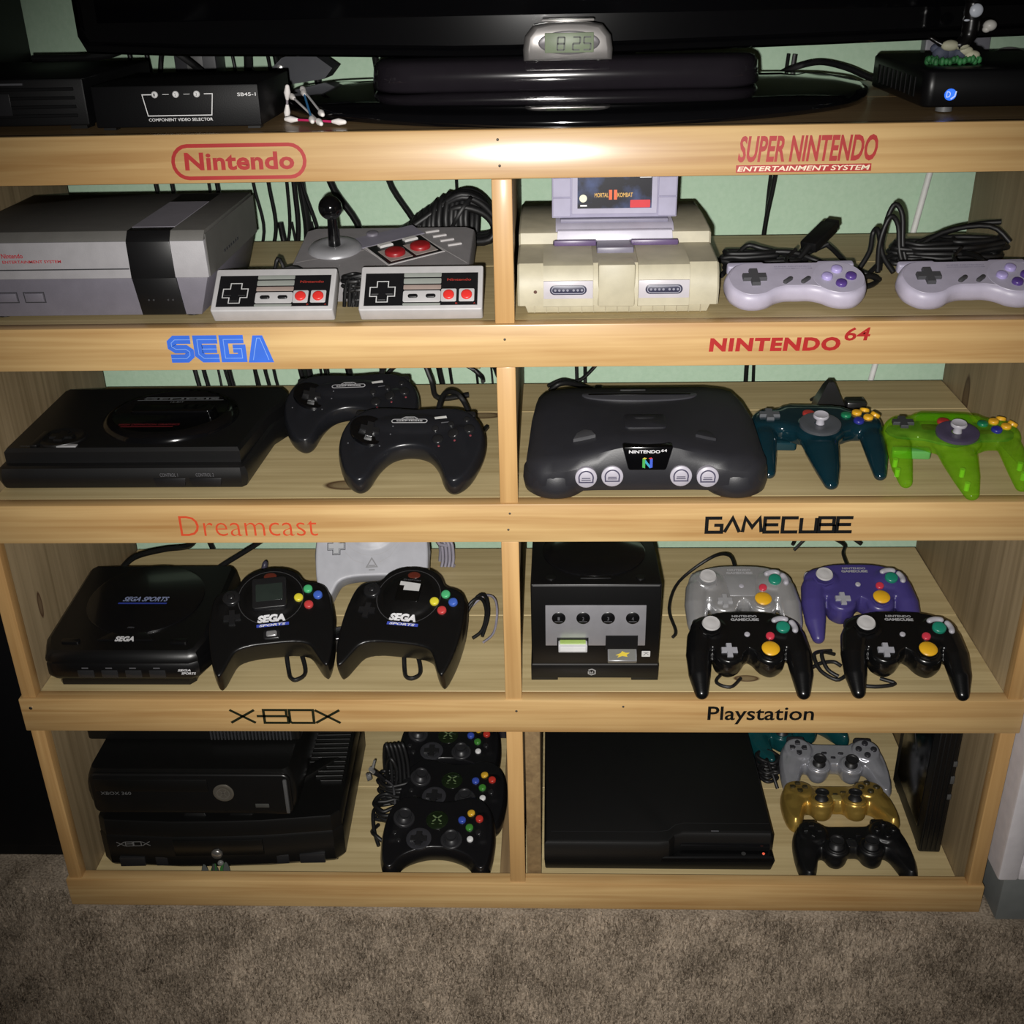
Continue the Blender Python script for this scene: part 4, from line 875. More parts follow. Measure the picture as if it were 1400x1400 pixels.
# ------------------------------------------------------------------ flat black console with a big disc
GK = P('charcoal_black', (.0085, .0085, .009), .42, bump=.1); GG = P('glossy_black', (.005, .005, .006), .14, .5, coat=.3); GT = P('dim_grey_print', (.10, .10, .11), .5); RDP = P('dim_red_print', (.16, .01, .015), .5)
t = thing('game_console', 'flat black game console with a large glossy disc on the second shelf at left', 'game console', (-.4255, .031, R2))
o = [(-140, 6), (-134, 0), (134, 0), (140, 6), (146, 120), (158, 150), (154, 200), (146, 212), (-138, 212), (-144, 200)]
MB().slab(o, [(8, 3), (3, 6), (0, 14), (0, 22), (3, 29), (6, 31)]).build('lower_body', GK, t, 30)
o2 = [(-132, 14), (132, 14), (140, 120), (150, 152), (147, 196), (140, 206), (-132, 206), (-136, 196)]
MB().slab(o2, [(0, 30.8), (0, 44), (3, 48)]).build('top_deck', GK, t, 30)
MB().lathe(30, 104, [(78, 47.5), (77, 53), (70, 57), (66, 57.5), (64, 55.5), (.1, 55.5)], 48).build('disc', GG, t, 50)
MB().rslab(rr(96, 22, 6, 5, 30, 112), 55, 58, 1).build('cartridge_flap', GG, t, 40)
b = MB(); o = [(30 + x, 146 + y) for (x, y) in pill_o(112, 9)]; b.strokes([o + [o[0]]], 1.4, z=55.9); letter(b, 'GENESIS', -16, 76, 143.8, 148.4, z=55.95, off=.02); letter(b, '16-BIT', 22, 38, 128, 132, z=58.1); b.build('print', P('badge_grey_print', (.20, .21, .22), .4), t, 0)
b = MB(); letter(b, 'HIGH DEFINITION GRAPHICS', -18, 52, 62, 67, z=55.9, off=.02); b.strokes([[(-16, 58), (46, 58)]], 2.2, z=55.9); b.build('red_print', RDP, t, 0)
MB().lathe(-78, 46, [(28, 47.5), (27, 50), (22, 50.4), (20, 49), (.1, 49)], 32).build('round_panel', GK, t, 50)
b = MB(); b.slab(plus(13, 5), [(0, 47), (0, 51), (.5, 51.5)]); b.k = 0; b.xf(Matrix.Translation((-78, 46, 0))); b.build('switch_cross', GK, t, 35)
MB().box(-74, -52, 18, 25, 47.8, 49.2, .5).build('volume_plate', P('pale_sticker', (.36, .36, .37), .4), t, 30)
MB().box(-104, -96, 18, 60, 47.8, 51, 1).build('slide_switch', GK, t, 30)
b = MB(); letter(b, 'PHONES', -116, -104, 20, 23, z=48.2); letter(b, 'CONTROL 1', 44, 64, 20, 24, lambda u, v: (u, -.4, v)); letter(b, 'CONTROL 2', 84, 104, 20, 24, lambda u, v: (u, -.4, v)); b.build('small_print', GT, t, 0)
for x in (54, 94): MB().hexa([(x - 16, -.8, 8), (x + 16, -.8, 8), (x + 16, 6, 8), (x - 16, 6, 8), (x - 18, -.8, 18), (x + 18, -.8, 18), (x + 18, 6, 18), (x - 18, 6, 18)], .6).build('port', PADB, t, 30)
for (x, y) in ((-115, 25), (115, 25), (-115, 185), (120, 185)): MB().cyl(x, y, 0, 3.6, 8, n=12).build('foot', PADB, t, 40)

# ------------------------------------------------------------------ two black boomerang gamepads
BP = P('soft_black_pad', (.010, .0105, .013), .27, .5, bump=.05); BPR = P('button_black', (.012, .012, .013), .25)
def boomer(loc, rot, label):
    t = thing('boomerang_gamepad', label, 'gamepad', loc, rot, 'black boomerang gamepads')
    half = [(0, 46), (28, 48), (53, 46), (72, 32), (82, 8), (81, -22), (70, -54), (55, -68), (42, -63), (33, -40), (20, -22), (0, -16)]
    def ex(b):
        b.ell(0, 18, 14, 70, 24, 15, 3)
        for s in (-1, 1): b.tube([(s * 54, 6, 14), (s * 61, -27, 13), (s * 55, -53, 10)], [18, 16, 12], 14, .8, True)
    sh = padbody(spl(mir(half), 3), 25, 9, 'shell', BP, t, ex, 1.5, 14); sf = Surf(sh)
    b = MB().mark(); b.lathe(0, 0, [(22, -3), (22, .8), (20, 1.4), (16, .2), (.1, -.6)], 32); b.xf(on(sf, -48, 6)); b.build('dpad_dish', GG, t, 50)
    dpad(t, sf, -48, 6, 11, 4, 3.4, BPR)
    for k in range(3):
        x, y = 30 + k * 17, -6 + k * 8; button(t, sf, x, y, 6.5, 2.6, BPR)
        button(t, sf, x - 4, y + 15, 4, 2, BPR, name='small_button')
        button(t, sf, x + 2, y - 9.5, 1.3, .5, P('dim_red_dot', (.20, .035, .045), .4), name='letter_mark', label='dim red letter mark')
    fm = sf.fm(.75)
    b = MB(); o = [(-4 + x, 19 + y) for (x, y) in pill_o(40, 5.4)]; b.strokes([o + [o[0]]], 1.0, fm=fm); letter(b, 'GENESIS', -19, 11, 17.8, 20.2, fm, off=.03); b.strokes([[(-13, 22.2), (-9, 25.4), (1, 25.4), (5, 22.2)]], 1.3, fm=fm); letter(b, 'SEGA', -9, 1, 22.4, 24.6, fm, off=.02); b.build('badge', P('silver_print', (.42, .42, .43), .35), t, 0)
    b = MB(); b.strokes([[(24, 24.5), (37, 28.5)]], 4.2, fm=fm); b.build('white_label', P('white_print2', (.60, .60, .58), .4), t, 0)
    b = MB(); b.strokes([[(32, 17.5), (42, 20.5)]], 1.4, fm=fm); b.build('grey_mark', GT, t, 0)
    for (x, y) in ((-22, 12), (-24, 2), (-70, -12), (-34, -16)): button(t, sf, x, y, .9, .3, GT, name='mark')
    MB().rslab(rr(34, 9, 3, 4, 52, 38), 11, 22, 2).build('shoulder_button', BPR, t, 40)
    MB().rslab(rr(34, 9, 3, 4, -52, 38), 11, 22, 2).build('shoulder_button', BPR, t, 40)
    MB().tube([(24, 40, 14), (24, 46, 14), (24, 52, 13)], [3.6, 3, 2.4], 8).build('strain_relief', CAB, t, 60)
    return t
A = boomer((-.1930, .200, R2), (24, 0, 3), 'black boomerang gamepad lying behind the other, left and farther back'); settle(A, R2)
Bq = dup(A, (-.1060, .084, R2), (24, 0, -2), 'black boomerang gamepad in front, overlapping its twin'); settle(Bq, R2)
wcord(A, [(-.166, .249, R2 + .026), (-.166, .262, R2 + .05), (-.160, .30, R2 + .075), (-.145, .325, R2 + .082), (-.125, .32, R2 + .07), (-.108, .31, R2 + .03), (-.10, .31, R2 + .0045), (-.06, .32, R2 + .0045)], .0038)
wcord(Bq, [(-.0845, .136, R2 + .036), (-.0840, .146, R2 + .046), (-.078, .175, R2 + .060), (-.064, .190, R2 + .055), (-.052, .190, R2 + .035), (-.046, .185, R2 + .012), (-.040, .18, R2 + .0035), (-.03, .21, R2 + .0035)], .0034)
b = MB(); b.rslab(rr(26, 16, 3, 4), 0, 9, 2); tl = thing('plastic_case', 'small turquoise and green plastic case behind the boomerang gamepads', 'case', (-.281, .300, R2 + .0003), (0, 0, 20))
b.build('case', P('turquoise_plastic', (.02, .23, .36), .35), tl, 40); MB().rslab(rr(24, 14, 3, 4), 9.1, 12, 1).build('lid', P('green_plastic', (.02, .30, .13), .35), tl, 40)

# ------------------------------------------------------------------ charcoal console with four round ports
NC = P('charcoal_console', (.017, .017, .021), .46, bump=.15); NCD = P('charcoal_top', (.012, .012, .014), .40, bump=.15); PRT = P('port_lavender_grey', (.42, .40, .46), .4); BDG = P('badge_black', (.004, .004, .005), .15)
t = thing('charcoal_console', 'charcoal grey game console with four pale round ports on the second shelf at right', 'game console', (.1515, .010, R2))
def zs(x):  # height of the curved front edge
    q = max(-1, min(1, x / 95.0)); h = 47 + 17 * (0.5 + 0.5 * math.cos(PI * q)); return h - 5 * max(0, (abs(x) - 100) / 30.0)
secs = []; xs_ = [-129, -127, -122, -112, -100, -86, -70, -52, -34, -16, 0, 16, 34, 52, 70, 86, 100, 112, 122, 127, 129]
for x in xs_:
    k = max(0.0, (abs(x) - 112) / 17.0); e = 9 * k * k
    bk = 188 - 16 * (1 - math.sqrt(max(0, 1 - k * k)))
    ft = 0.0
    if abs(x) > 66: ft = -7 * math.sin(PI * min(1, (abs(x) - 66) / 63.0))
    z = zs(x); ss = 6 * max(0, min(1, (abs(x) - 90) / 20))
    secs.append([(x, 16 + e * 2, 4 + e * .3), (x, 6 + ft + e * 1.6, 8), (x, 2 + ft + e * 1.6, 18), (x, 3 + ft + e * 1.6, z * .72), (x, 8 + ft * .3 + e * 1.4, z - 4 - e * .3), (x, 15 + e * 1.2, z - e * .6), (x, 40, min(z, 59) + 4 - e * .9), (x, 90, 66 - e * .9 - ss * .5), (x, 140, 68 - e - ss * .5), (x, 172, 64 - e - ss * .5), (x, bk, 52 - e), (x, bk, 8)])
MB().loft([[(px_ * (1 - .10 * max(0, min(1, (py_ - 30) / 150.0))), py_, pz_) for (px_, py_, pz_) in q] for q in secs]).build('shell', NC, t, 35)
b = MB(); o = spl([(112, 30), (116, 100), (112, 160), (60, 172), (0, 174), (-60, 172), (-112, 160), (-116, 100), (-112, 30), (-60, 26), (0, 18), (60, 26)], 4)
top_s = Surf(bpy.data.objects['shell.003'] if False else t.children[0])
for (x, s) in ((-97, 1), (97, 1)):
    MB().lathe(x, 30, [(29, 0), (34, 4), (36, 14), (35, 26), (30, 34), (20, 38), (.1, 39)], 32).build('front_foot', NC, t, 50)
def on_top(name, out, mat, dz0=-2, dz1=1.0, n=None):
    b = MB(); oo = ccw(out); b.loft([[(x, y, top_s.z(x, y) + dz0) for (x, y) in oo], [(x, y, top_s.z(x, y) + dz1) for (x, y) in oo], [(x, y, top_s.z(x, y) + dz1 + .4) for (x, y) in inset(oo, .8)]]); return b.build(name, mat, t, 35)
on_top('cartridge_slot', spl([(62, 128), (60, 140), (0, 143), (-60, 140), (-62, 128), (-40, 120), (0, 117), (40, 120)], 4), P('slot_grey', (.045, .045, .052), .35), -2, 1.6)
on_top('slot_slit', rr(118, 4, 1.8, 3, 0, 134), BDG, 1, 2.2)
on_top('memory_cover', rr(46, 34, 5, 4, 1, 62), NC, -2, 1.4)
on_top('cover_latch', rr(24, 8, 3, 4, 1, 72), NCD, 1, 2.2)
on_top('power_switch', [(-78, 36), (-54, 36), (-58, 46), (-66, 51), (-74, 46)], P('switch_grey', (.05, .05, .055), .35), -2, 3.5)
on_top('reset_button', [(54, 36), (76, 36), (72, 46), (65, 50), (58, 46)], NC, -2, 3)
on_top('rear_badge', rr(30, 3, 1, 3, -6, 158), P('badge_dim', (.06, .06, .06), .3), -1, .6)
for x in (-65, -37, 36, 64):
    def pm(z): return Matrix.Translation((x, 1.6 if abs(x) < 50 else -1.2, 27)) @ Matrix.Rotation(math.radians(88), 4, 'X')
    b = MB().mark(); b.lathe(0, 0, [(11.6, -4), (11.6, 1.6), (10.6, 2.4), (.1, 2.4)], 28); b.xf(pm(0)); p_ = b.build('port', PRT, t, 40)
    b = MB().mark(); a_ = [(7.6 * math.cos(math.radians(q)), 7.6 * math.sin(math.radians(q))) for q in range(-18, 200, 14)]
    b.strokes([a_ + [(-7.2, -5.2), (7.2, -5.2), a_[0]]], 1.5, z=2.6); b.strokes([[(-4.6, -.5), (4.6, -.5)], [(-5, -2.5), (5, -2.5)]], 1.0, z=2.6); b.xf(pm(0)); b.build('port_opening', P('port_ink', (.05, .045, .085), .5), p_, 0)
bd = MB().hexa([(-20, -1.2, 34), (20, -1.2, 34), (20, 8, 34), (-20, 8, 34), (-27, 1.2, 60.5), (27, 1.2, 60.5), (27, 16, 60.5), (-27, 16, 60.5)], 2.5).build('badge', BDG, t, 30)
fb = lambda u, v: (u, -1.5 + (v - 34) * 2.4 / 26.5, v)
b = MB(); letter(b, 'NINTENDO', -20, 13, 53.5, 57, fb, off=.03); letter(b, '64', 14, 20, 55, 58, fb, off=.02); b.build('lettering', P('badge_white', (.62, .62, .64), .4), bd, 0)
for (nm_, c_, q) in (('emblem_green', (.05, .32, .06), [(-7.5, 37), (-3.5, 36), (-3.5, 48), (-7.5, 49)]), ('emblem_blue', (.04, .09, .52), [(3.2, 36), (7, 37), (7, 49), (3.2, 48)]), ('emblem_yellow', (.46, .40, .04), [(-7.5, 49), (-3.5, 48), (-1, 49.6), (-5, 50.6)]), ('emblem_teal', (.03, .28, .42), [(-3.5, 48), (3.2, 40), (3.2, 36), (-3.5, 43)]), ('emblem_red', (.45, .03, .03), [(3.2, 48), (7, 49), (5, 50.6), (1, 49.6)])):
    b = MB(); b.flat([(u * .74, 37 + (v - 36) * .82) for (u, v) in q], fm=lambda u, v: (u, fb(u, v)[1] - .1, v)); b.build(nm_, P(nm_, c_, .4), bd, 0)
MB().rslab(rr(190, 120, 20, 5, 0, 100), .2, 6, 1).build('underside', NCD, t, 40)
wc = thing('cable_lead', 'black cable lying behind the charcoal console and running off its back', 'cable', (.06, .245, R2))
MB().tube(spl([(-.012, .09, .0035), (.0, .096, .011), (.02, .085, .015), (.055, .05, .0135), (.09, .02, .0045), (.10, -.02, .0045)], 6, False), .0038, 7).build('lead', CAB, wc, 60, 1)
MB().box(.046, .056, .048, .062, .004, .022, .002).build('clip', CAB, wc, 40, 1)

# ------------------------------------------------------------------ two three pronged gamepads
def clear_plastic(name, col, rough=.12, mixv=.35, tint=None):
    m, nt, b = _nt(name); N = nt.nodes; L = nt.links
    b.inputs['Base Color'].default_value = col + (1,); b.inputs['Roughness'].default_value = rough; b.inputs['Coat Weight'].default_value = .6
    tr = N.new('ShaderNodeBsdfTransparent'); tr.inputs[0].default_value = (tint or col) + (1,)
    no = N.new('ShaderNodeTexNoise'); no.inputs['Scale'].default_value = 90; tc = N.new('ShaderNodeTexCoord'); L.new(tc.outputs['Object'], no.inputs['Vector'])
    mr = N.new('ShaderNodeMapRange'); mr.inputs['To Min'].default_value = mixv - .1; mr.inputs['To Max'].default_value = mixv + .1; L.new(no.outputs['Fac'], mr.inputs['Value'])
    mx = N.new('ShaderNodeMixShader'); L.new(mr.outputs['Result'], mx.inputs['Fac']); L.new(tr.outputs[0], mx.inputs[1]); L.new(b.outputs[0], mx.inputs[2])
    L.new(mx.outputs[0], N['Material Output'].inputs['Surface']); return m
YB = P('yellow_button', (.68, .36, .02), .35); RB = P('red_start', (.33, .03, .025), .35); GB = P('green_button', (.01, .16, .07), .3); BB = P('blue_button', (.02, .025, .22), .3); STK = P('stick_grey', (.38, .37, .41), .4); DSH = P('dish_purple', (.055, .045, .085), .4); DKG = P('dpad_dark_grey', (.035, .037, .042), .5)
def trident(loc, rot, label, mat, inner, dp, dish):
    t = thing('three_pronged_gamepad', label, 'gamepad', loc, rot, 'three pronged gamepads')
    b = MB()
    b.slab(spl([(0, 60), (34, 58), (44, 50), (62, 47), (73, 32), (74, 12), (64, 2), (40, 2), (24, -8), (0, -14), (-24, -8), (-40, 2), (-64, 2), (-74, 12), (-73, 32), (-62, 47), (-44, 50), (-34, 58)], 3), [(6, 14), (1.5, 17), (0, 23), (0, 28), (2, 33), (6, 36), (12, 37)])
    b.ell(0, 4, 29, 30, 27, 13, 3)
    for s in (-1, 1): b.tube([(s * 58, 22, 25), (s * 60, -6, 22), (s * 61, -34, 15), (s * 60, -58, 9)], [14, 13.5, 11.5, 7.5], 16, .82, True)
    b.tube([(0, 0, 24), (1, -28, 20), (3, -56, 14), (4, -78, 9)], [22, 19, 14, 8.5], 18, .75, True)
    sh = organic(b, 'shell', mat, t, 1.5, 6); sf = Surf(sh)
    MB().rslab(rr(60, 30, 6, 4, 0, 54), 10, 30, 3).build('rear_bump', mat, t, 40)
    MB().rslab(rr(42, 12, 3, 4, -44, 4), 6, 16, 2).build('memory_slot', inner, t, 40)
    dpad(t, sf, -53, 25, 11.5, 4.2, 3.6, dp)
    b = MB().mark(); b.lathe(0, 0, [(23, -2), (23, 1.2), (21, 2), (12, .3), (.1, -.6)], 32); b.xf(on(sf, 0, -2, .6)); b.build('stick_dish', dish, t, 50)
    b = MB().mark(); b.lathe(0, 0, [(5, 0), (4, 6), (4.2, 7), (8.5, 8.5), (9, 10.5), (8, 12), (5.5, 11), (.1, 11)], 20); b.xf(on(sf, 0, -1, .6)); b.build('thumb_stick', STK, t, 50)
    button(t, sf, -8, 30, 7, 3, RB)
    button(t, sf, 34, 27, 6, 3.2, GB); button(t, sf, 46, 14, 6, 3.2, BB)
    for (x, y) in ((58, 44), (47, 33), (68, 33), (58, 22)): button(t, sf, x, y, 5.6, 3.4, YB)
    settle(t, R2)
    return t
TEAL = clear_plastic('smoky_teal_plastic', (.004, .022, .032), .12, .86, (.02, .12, .15)); LIME = clear_plastic('clear_lime_plastic', (.40, .74, .05), .07, .16, (.70, .93, .28))
A = trident((.353, .112, R2), (6, 0, -3), 'dark smoky teal three pronged gamepad beside the charcoal console', TEAL, P('teal_dark', (.006, .03, .04), .2), P('dpad_mid_grey', (.08, .085, .095), .5), P('dish_grey', (.06, .065, .075), .4))
Bq = trident((.4970, .084, R2), (6, 0, -5), 'see-through lime green three pronged gamepad', LIME, P('lime_slot', (.10, .33, .08), .3), DKG, DSH)
MB().rslab(spl([(0, 52), (34, 50), (60, 40), (70, 28), (60, 12), (30, 8), (0, -6), (-30, 8), (-60, 12), (-70, 28), (-60, 40), (-34, 50)], 2), 24, 27, .4).build('circuit_board', P('circuit_green', (.008, .11, .05), .5, var=.3), Bq, 40)
for (x, y, w_, h_) in ((-20, 34, 18, 10), (16, 38, 12, 8), (40, 26, 14, 6)): MB().box(x - w_ / 2, x + w_ / 2, y - h_ / 2, y + h_ / 2, 27.2, 29.5, .3, 1).build('chip', PADB, Bq, 30)
for (x, y, z) in ((-66, -24, 15), (-66, -40, 12), (66, -24, 15), (66, -40, 12), (2, -40, 14), (3, -62, 10)): MB().cyl(x, y, z - 6, z + 3, 3, n=10).build('screw_post', P('lime_post', (.25, .55, .10), .3), Bq, 40)
# plug and adapter standing behind the teal pad
pk = thing('cord_connector', 'black cone shaped cord connector standing behind the teal gamepad', 'plug', (.400, .262, R2), (0, 0, 0))
MB().loft([[(-20, -12, 0), (20, -12, 0), (20, 12, 0), (-20, 12, 0)], [(-17, -11, 14), (17, -11, 14), (17, 11, 14), (-17, 11, 14)], [(-8, -8, 34), (7, -8, 34), (7, 8, 34), (-8, 8, 34)], [(-4, -5, 41), (3, -5, 41), (3, 5, 41), (-4, 5, 41)]]).build('housing', BPR, pk, 30)
MB().box(20.5, 46, -11, 11, 0, 16, 3).build('adapter', BPR, pk, 40)
MB().tube([(-1, 0, 40), (-4, 10, 30), (-10, 22, 12), (-14, 34, 3)], 2.2, 6).build('cord', CAB, pk, 60)
# ------------------------------------------------------------------ black console with four front ports, third shelf left
DCK = P('deep_black_plastic', (.0065, .0065, .007), .33, bump=.08); BLV = P('silver_blue_print', (.22, .26, .42), .35); BLB = P('blue_band_print', (.03, .05, .30), .4); LW = P('logo_white', (.66, .66, .68), .4)
t = thing('game_console', 'squarish black game console with four small front ports on the third shelf at left', 'game console', (-.4670, .024, R3), (0, 0, 0))
o = [(x * 1.03, y) for (x, y) in [(-98, 30), (-90, 6), (-80, 0), (80, 0), (90, 6), (98, 30), (98, 180), (90, 192), (-90, 192), (-98, 180)]]
MB().slab([(-78, 6), (78, 6), (84, 14), (84, 180), (-84, 180), (-84, 14)], [(0, 0), (0, 9)]).build('foot_base', DCK, t, 30)
MB().slab(o, [(6, 8.5), (1, 13), (0, 16), (0, 30), (2, 34)]).build('lower_body', DCK, t, 30)
b = MB(); rings = []
for (d, z0, z1) in ((0, 34.3, 34.3), (0, 38, 46), (3, 44, 60), (8, 47, 64.5)):
    rings.append([(x, y, z0 + (z1 - z0) * min(1, max(0, y) / 105.0)) for (x, y) in inset(ccw(o), d)])
b.loft(rings); sh = b.build('upper_body', DCK, t, 30); sf = Surf(sh)
def drp(mb, out, d0, d1, ins=.8):
    oo = ccw(out); return mb.loft([[(x, y, sf.z(x, y) + d0) for (x, y) in oo], [(x, y, sf.z(x, y) + d1) for (x, y) in oo], [(x, y, sf.z(x, y) + d1 + .4) for (x, y) in inset(oo, ins)]])
drp(MB(), circ(73, 40, 0, 110), -2, 1.6, 2).build('disc_lid', P('lid_black', (.008, .008, .009), .2, .5, coat=.3), t, 40)
drp(MB(), [(-34, 26), (34, 26), (18, 44), (0, 52), (-18, 44)], -1, 1.2).build('lid_tab', DCK, t, 30)
drp(MB(), rr(22, 8, 3, 4, 66, 24), -1, 2).build('open_button', DCK, t, 40)
drp(MB(), rr(22, 8, 3, 4, -66, 24), -1, 2).build('power_button', DCK, t, 40)
fm = sf.fm(1.9); f2 = sf.fm(2.2)
fmt = lambda x, y: (x, y, sf.z(x, y) + 2.3)
b = MB(); letter(b, 'SEGA SPORTS', -28, 30, 102, 112, fmt, shear=.3, off=.03); b.build('logo', BLV, t, 0)
b = MB(); b.strokes([[(-32, 98), (30, 98)]], 3.2, fm=fmt); b.build('logo_band', BLB, t, 0)
b = MB(); letter(b, 'SEGA', -12, 12, 22, 32, lambda x, y: (x, y, sf.z(x, y) + 1.8), off=.05); b.build('front_logo', LW, t, 0)
b = MB(); letter(b, 'OPEN', -4, 4, 47, 50, fmt); b.build('small_print', GT, t, 0)
b = MB(); letter(b, 'SEGA', 68, 84, 4.0, 7.0, lambda u, v: (u, -.4, 22.5 + v - 3), shear=.3, off=.03); letter(b, 'SPORTS', 72, 90, .0, 3.2, lambda u, v: (u, -.4, 22.0 + v - 3), shear=.3, off=.03); b.build('corner_logo', LW, t, 0)
for k, x in enumerate((-44, -15, 14, 43)):
    MB().box(x - 10, x + 10, -.9, 3, 14, 25, 1).build('port', P('port_dark_grey', (.02, .02, .021), .25), t, 30)  # ports in plain dark grey
    b = MB(); b.strokes([[(x - 4, 28), (x + 4, 28)]], 1.6, fm=fy(-.3) if False else (lambda u, v: (u, -.3, v))); b.build('port_mark', GT, t, 0)
cable([(-.525, .20, R3 + .060), (-.520, .245, R3 + .058), (-.500, .30, R3 + .040), (-.478, .345, R3 + .022), (-.470, .39, R3 + .02), (-.46, .41, R3 - .05)], .0042, 'black lead leaving the back of the squarish black console on its left')
cable([(-.41, .20, R3 + .052), (-.395, .24, R3 + .05), (-.36, .30, R3 + .052), (-.325, .36, R3 + .060), (-.30, .40, R3 + .07), (-.27, .41, R3 + .12)], .0036, 'black lead rising from the back of the squarish black console on its right')
cable([(-.42, .40, R3 + .035), (-.35, .40, R3 + .006), (-.28, .405, R3 + .028), (-.20, .40, R3 + .004), (-.14, .405, R3 + .03), (-.08, .41, R3 + .02)], .003, 'black cable snaking along the gap behind the third shelf')

# ------------------------------------------------------------------ winged gamepads with a round middle
def winged(loc, rot, label, mat, kind):
    t = thing('winged_gamepad', label, 'gamepad', loc, rot, None if kind == 'white' else 'black winged gamepads')
    half = [(0, 66), (20, 63), (35, 53), (43, 40), (58, 36), (70, 26), (75, 0), (76, -30), (73, -62), (66, -88), (58, -86), (50, -70), (42, -57), (26, -52), (0, -51)]
    def ex(b):
        b.ell(0, 18, 26, 42, 40, 14, 3)
        for s in (-1, 1): b.tube([(s * 58, 14, 22), (s * 63, -18, 20), (s * 63, -50, 15), (s * 62, -80, 9)], [17, 15, 11, 6], 14, .85, True)
    sh = padbody(spl(mir(half), 3), 34, 9, 'shell', mat, t, ex, 1.5, 8, 1.4); sf = Surf(sh)
    ink = kind != 'white'
    dk = BPR if ink else P('pale_grey_control', (.40, .41, .43), .45)
    b = MB(); o = circ(40, 40, 0, 18); b.strokes([o + [o[0]]], .9, fm=sf.fm(.2)); b.build('ring_seam', P('dim_seam', (.04, .04, .042), .4) if ink else P('pale_seam', (.36, .36, .38), .5), t, 0)
    button(t, sf, -48, 22, 11, 4, dk, name='thumb_stick'); button(t, sf, -48, 22, 5, 6.5, dk, name='stick_dimple')
    dpad(t, sf, -47, -8, 10.5, 3.8, 3.6, dk)
    if not ink:
        b = MB(); o = plus(11.6, 4.9); b.strokes([[(x - 47, y - 8) for (x, y) in o + [o[0]]]], .9, fm=sf.fm(.4)); b.build('dpad_outline', P('dark_line', (.03, .03, .035), .6), t, 0)
    for (x, y, c) in ((46, 25, P('dc_green', (.07, .42, .17), .35)), (34, 13, P('dc_yellow', (.66, .58, .04), .35)), (58, 13, P('dc_blue', (.05, .12, .50), .35)), (46, 1, P('dc_red', (.52, .05, .05), .35))): button(t, sf, x, y, 5.7, 3.6, c)
    fm = sf.fm(.3)
    if ink:
        b = MB(); letter(b, 'SEGA', -17, 17, -19, -9, fm, shear=.15, off=.06); b.build('logo', LW, t, 0)
        b = MB(); b.strokes([[(-18, -23.2), (21, -23.2)]], 4.2, fm=sf.fm(.2)); b.build('logo_band', P('bright_blue_band', (.05, .08, .45), .4), t, 0)
        b = MB(); letter(b, 'SPORTS', -15, 17, -25, -21.6, sf.fm(.4), shear=.2, off=.03); b.build('logo_small', LW, t, 0)
        b = MB(); dome(b, sf.M(0, 50, .6), 8, 1.5, 6); b.build('emblem', P('dim_red_emblem', (.10, .02, .012), .3), t, 50)
        b = MB(); letter(b, 'Dreamcast', -11, 11, 40, 43, fm); b.build('brand_print', GT, t, 0)
    if kind == 'vmu':
        v = MB().mark().rslab(rr(42, 46, 4, 4), -3, 3.2, 1.2).xf(sf.M(-1, 20, .3)).build('memory_unit', P('vmu_black', (.012, .012, .013), .3), t, 40)
        b = MB().mark().rslab(rr(33, 26, 1.5, 4), 2, 3.6, .4).xf(sf.M(-1, 20, .3)); sc = b.build('screen', P('dark_lcd', (.022, .030, .026), .15), v, 40)
        b = MB().mark(); b.strokes([[(-16, 9.5), (16, 9.5)]], 5, z=3.75); b.xf(sf.M(-1, 20, .3)); b.build('screen_glint_bar', P('lcd_grey', (.06, .07, .085), .2), sc, 0) if False else b.bm.free()
        b = MB().mark().rslab(rr(13, 8, 2.4, 4), -1, 4, 1.4).xf(sf.M(0, -37.5, .5)); b.build('start_button', P('start_silver', (.45, .45, .46), .2, .5, .6), t, 40)  # silver start button
        MB().mark().rslab(rr(20, 12, 2.5, 4), -1, 2, 1).xf(sf.M(0, -38, .5)).build('start_surround', BPR, t, 40)
    elif kind == 'open':
        MB().mark().rslab(rr(30, 30, 3, 4), -3, .5, .4).xf(sf.M(0, 22, .2)).build('memory_bay', P('bay_black', (.004, .004, .004), .3), t, 40)
        b = MB().mark(); b.slab([(-13, 8), (-13, 14), (13, 12), (13, 1), (-7, 1), (-7, 8)], [(0, .2), (0, 1.0)]); b.xf(sf.M(0, 22, .2)); b.build('label_sticker', P('silver_sticker', (.50, .50, .50), .35), t, 30)
    else:
        b = MB(); b.strokes([[(-7, -38), (0, -26), (7, -38), (-7, -38)], [(-4, -42), (4, -42)], [(-4.5, -36), (4.5, -36)]], 1.6, fm=fm); b.build('start_mark', P('mid_grey_print', (.22, .22, .23), .5), t, 0)
        b = MB(); b.strokes([[(-36, -16), (-24, -28), (-10, -33)], [(36, -8), (24, -24), (10, -32)]], .9, fm=fm); b.build('arc_seam', MATS['pale_seam'], t, 0)
    return t
A = settle(winged((-.2995, .108, R3), (24, 0, 11), 'black winged gamepad carrying a memory unit with a little dark screen', DCK, 'vmu'), R3)
Bq = settle(winged((-.1285, .110, R3), (24, 0, -9), 'black winged gamepad with an empty bay and a pale sticker, nearest the divider', DCK, 'open'), R3)
WPAD = P('pale_grey_pad', (.38, .385, .42), .45, bump=.1)
Wq = settle(winged((-.193, .264, R3), (46, 0, 4), 'pale grey winged gamepad propped upright behind the two black ones', WPAD, 'white'), R3)
LIL = P('lilac_grey_cord', (.25, .235, .285), .45)
wcord(Wq, [(-.135, .345, R3 + .075), (-.110, .345, R3 + .10), (-.100, .33, R3 + .07), (-.112, .32, R3 + .04), (-.095, .325, R3 + .03), (-.107, .33, R3 + .012), (-.09, .315, R3 + .0035)], .0032, LIL)
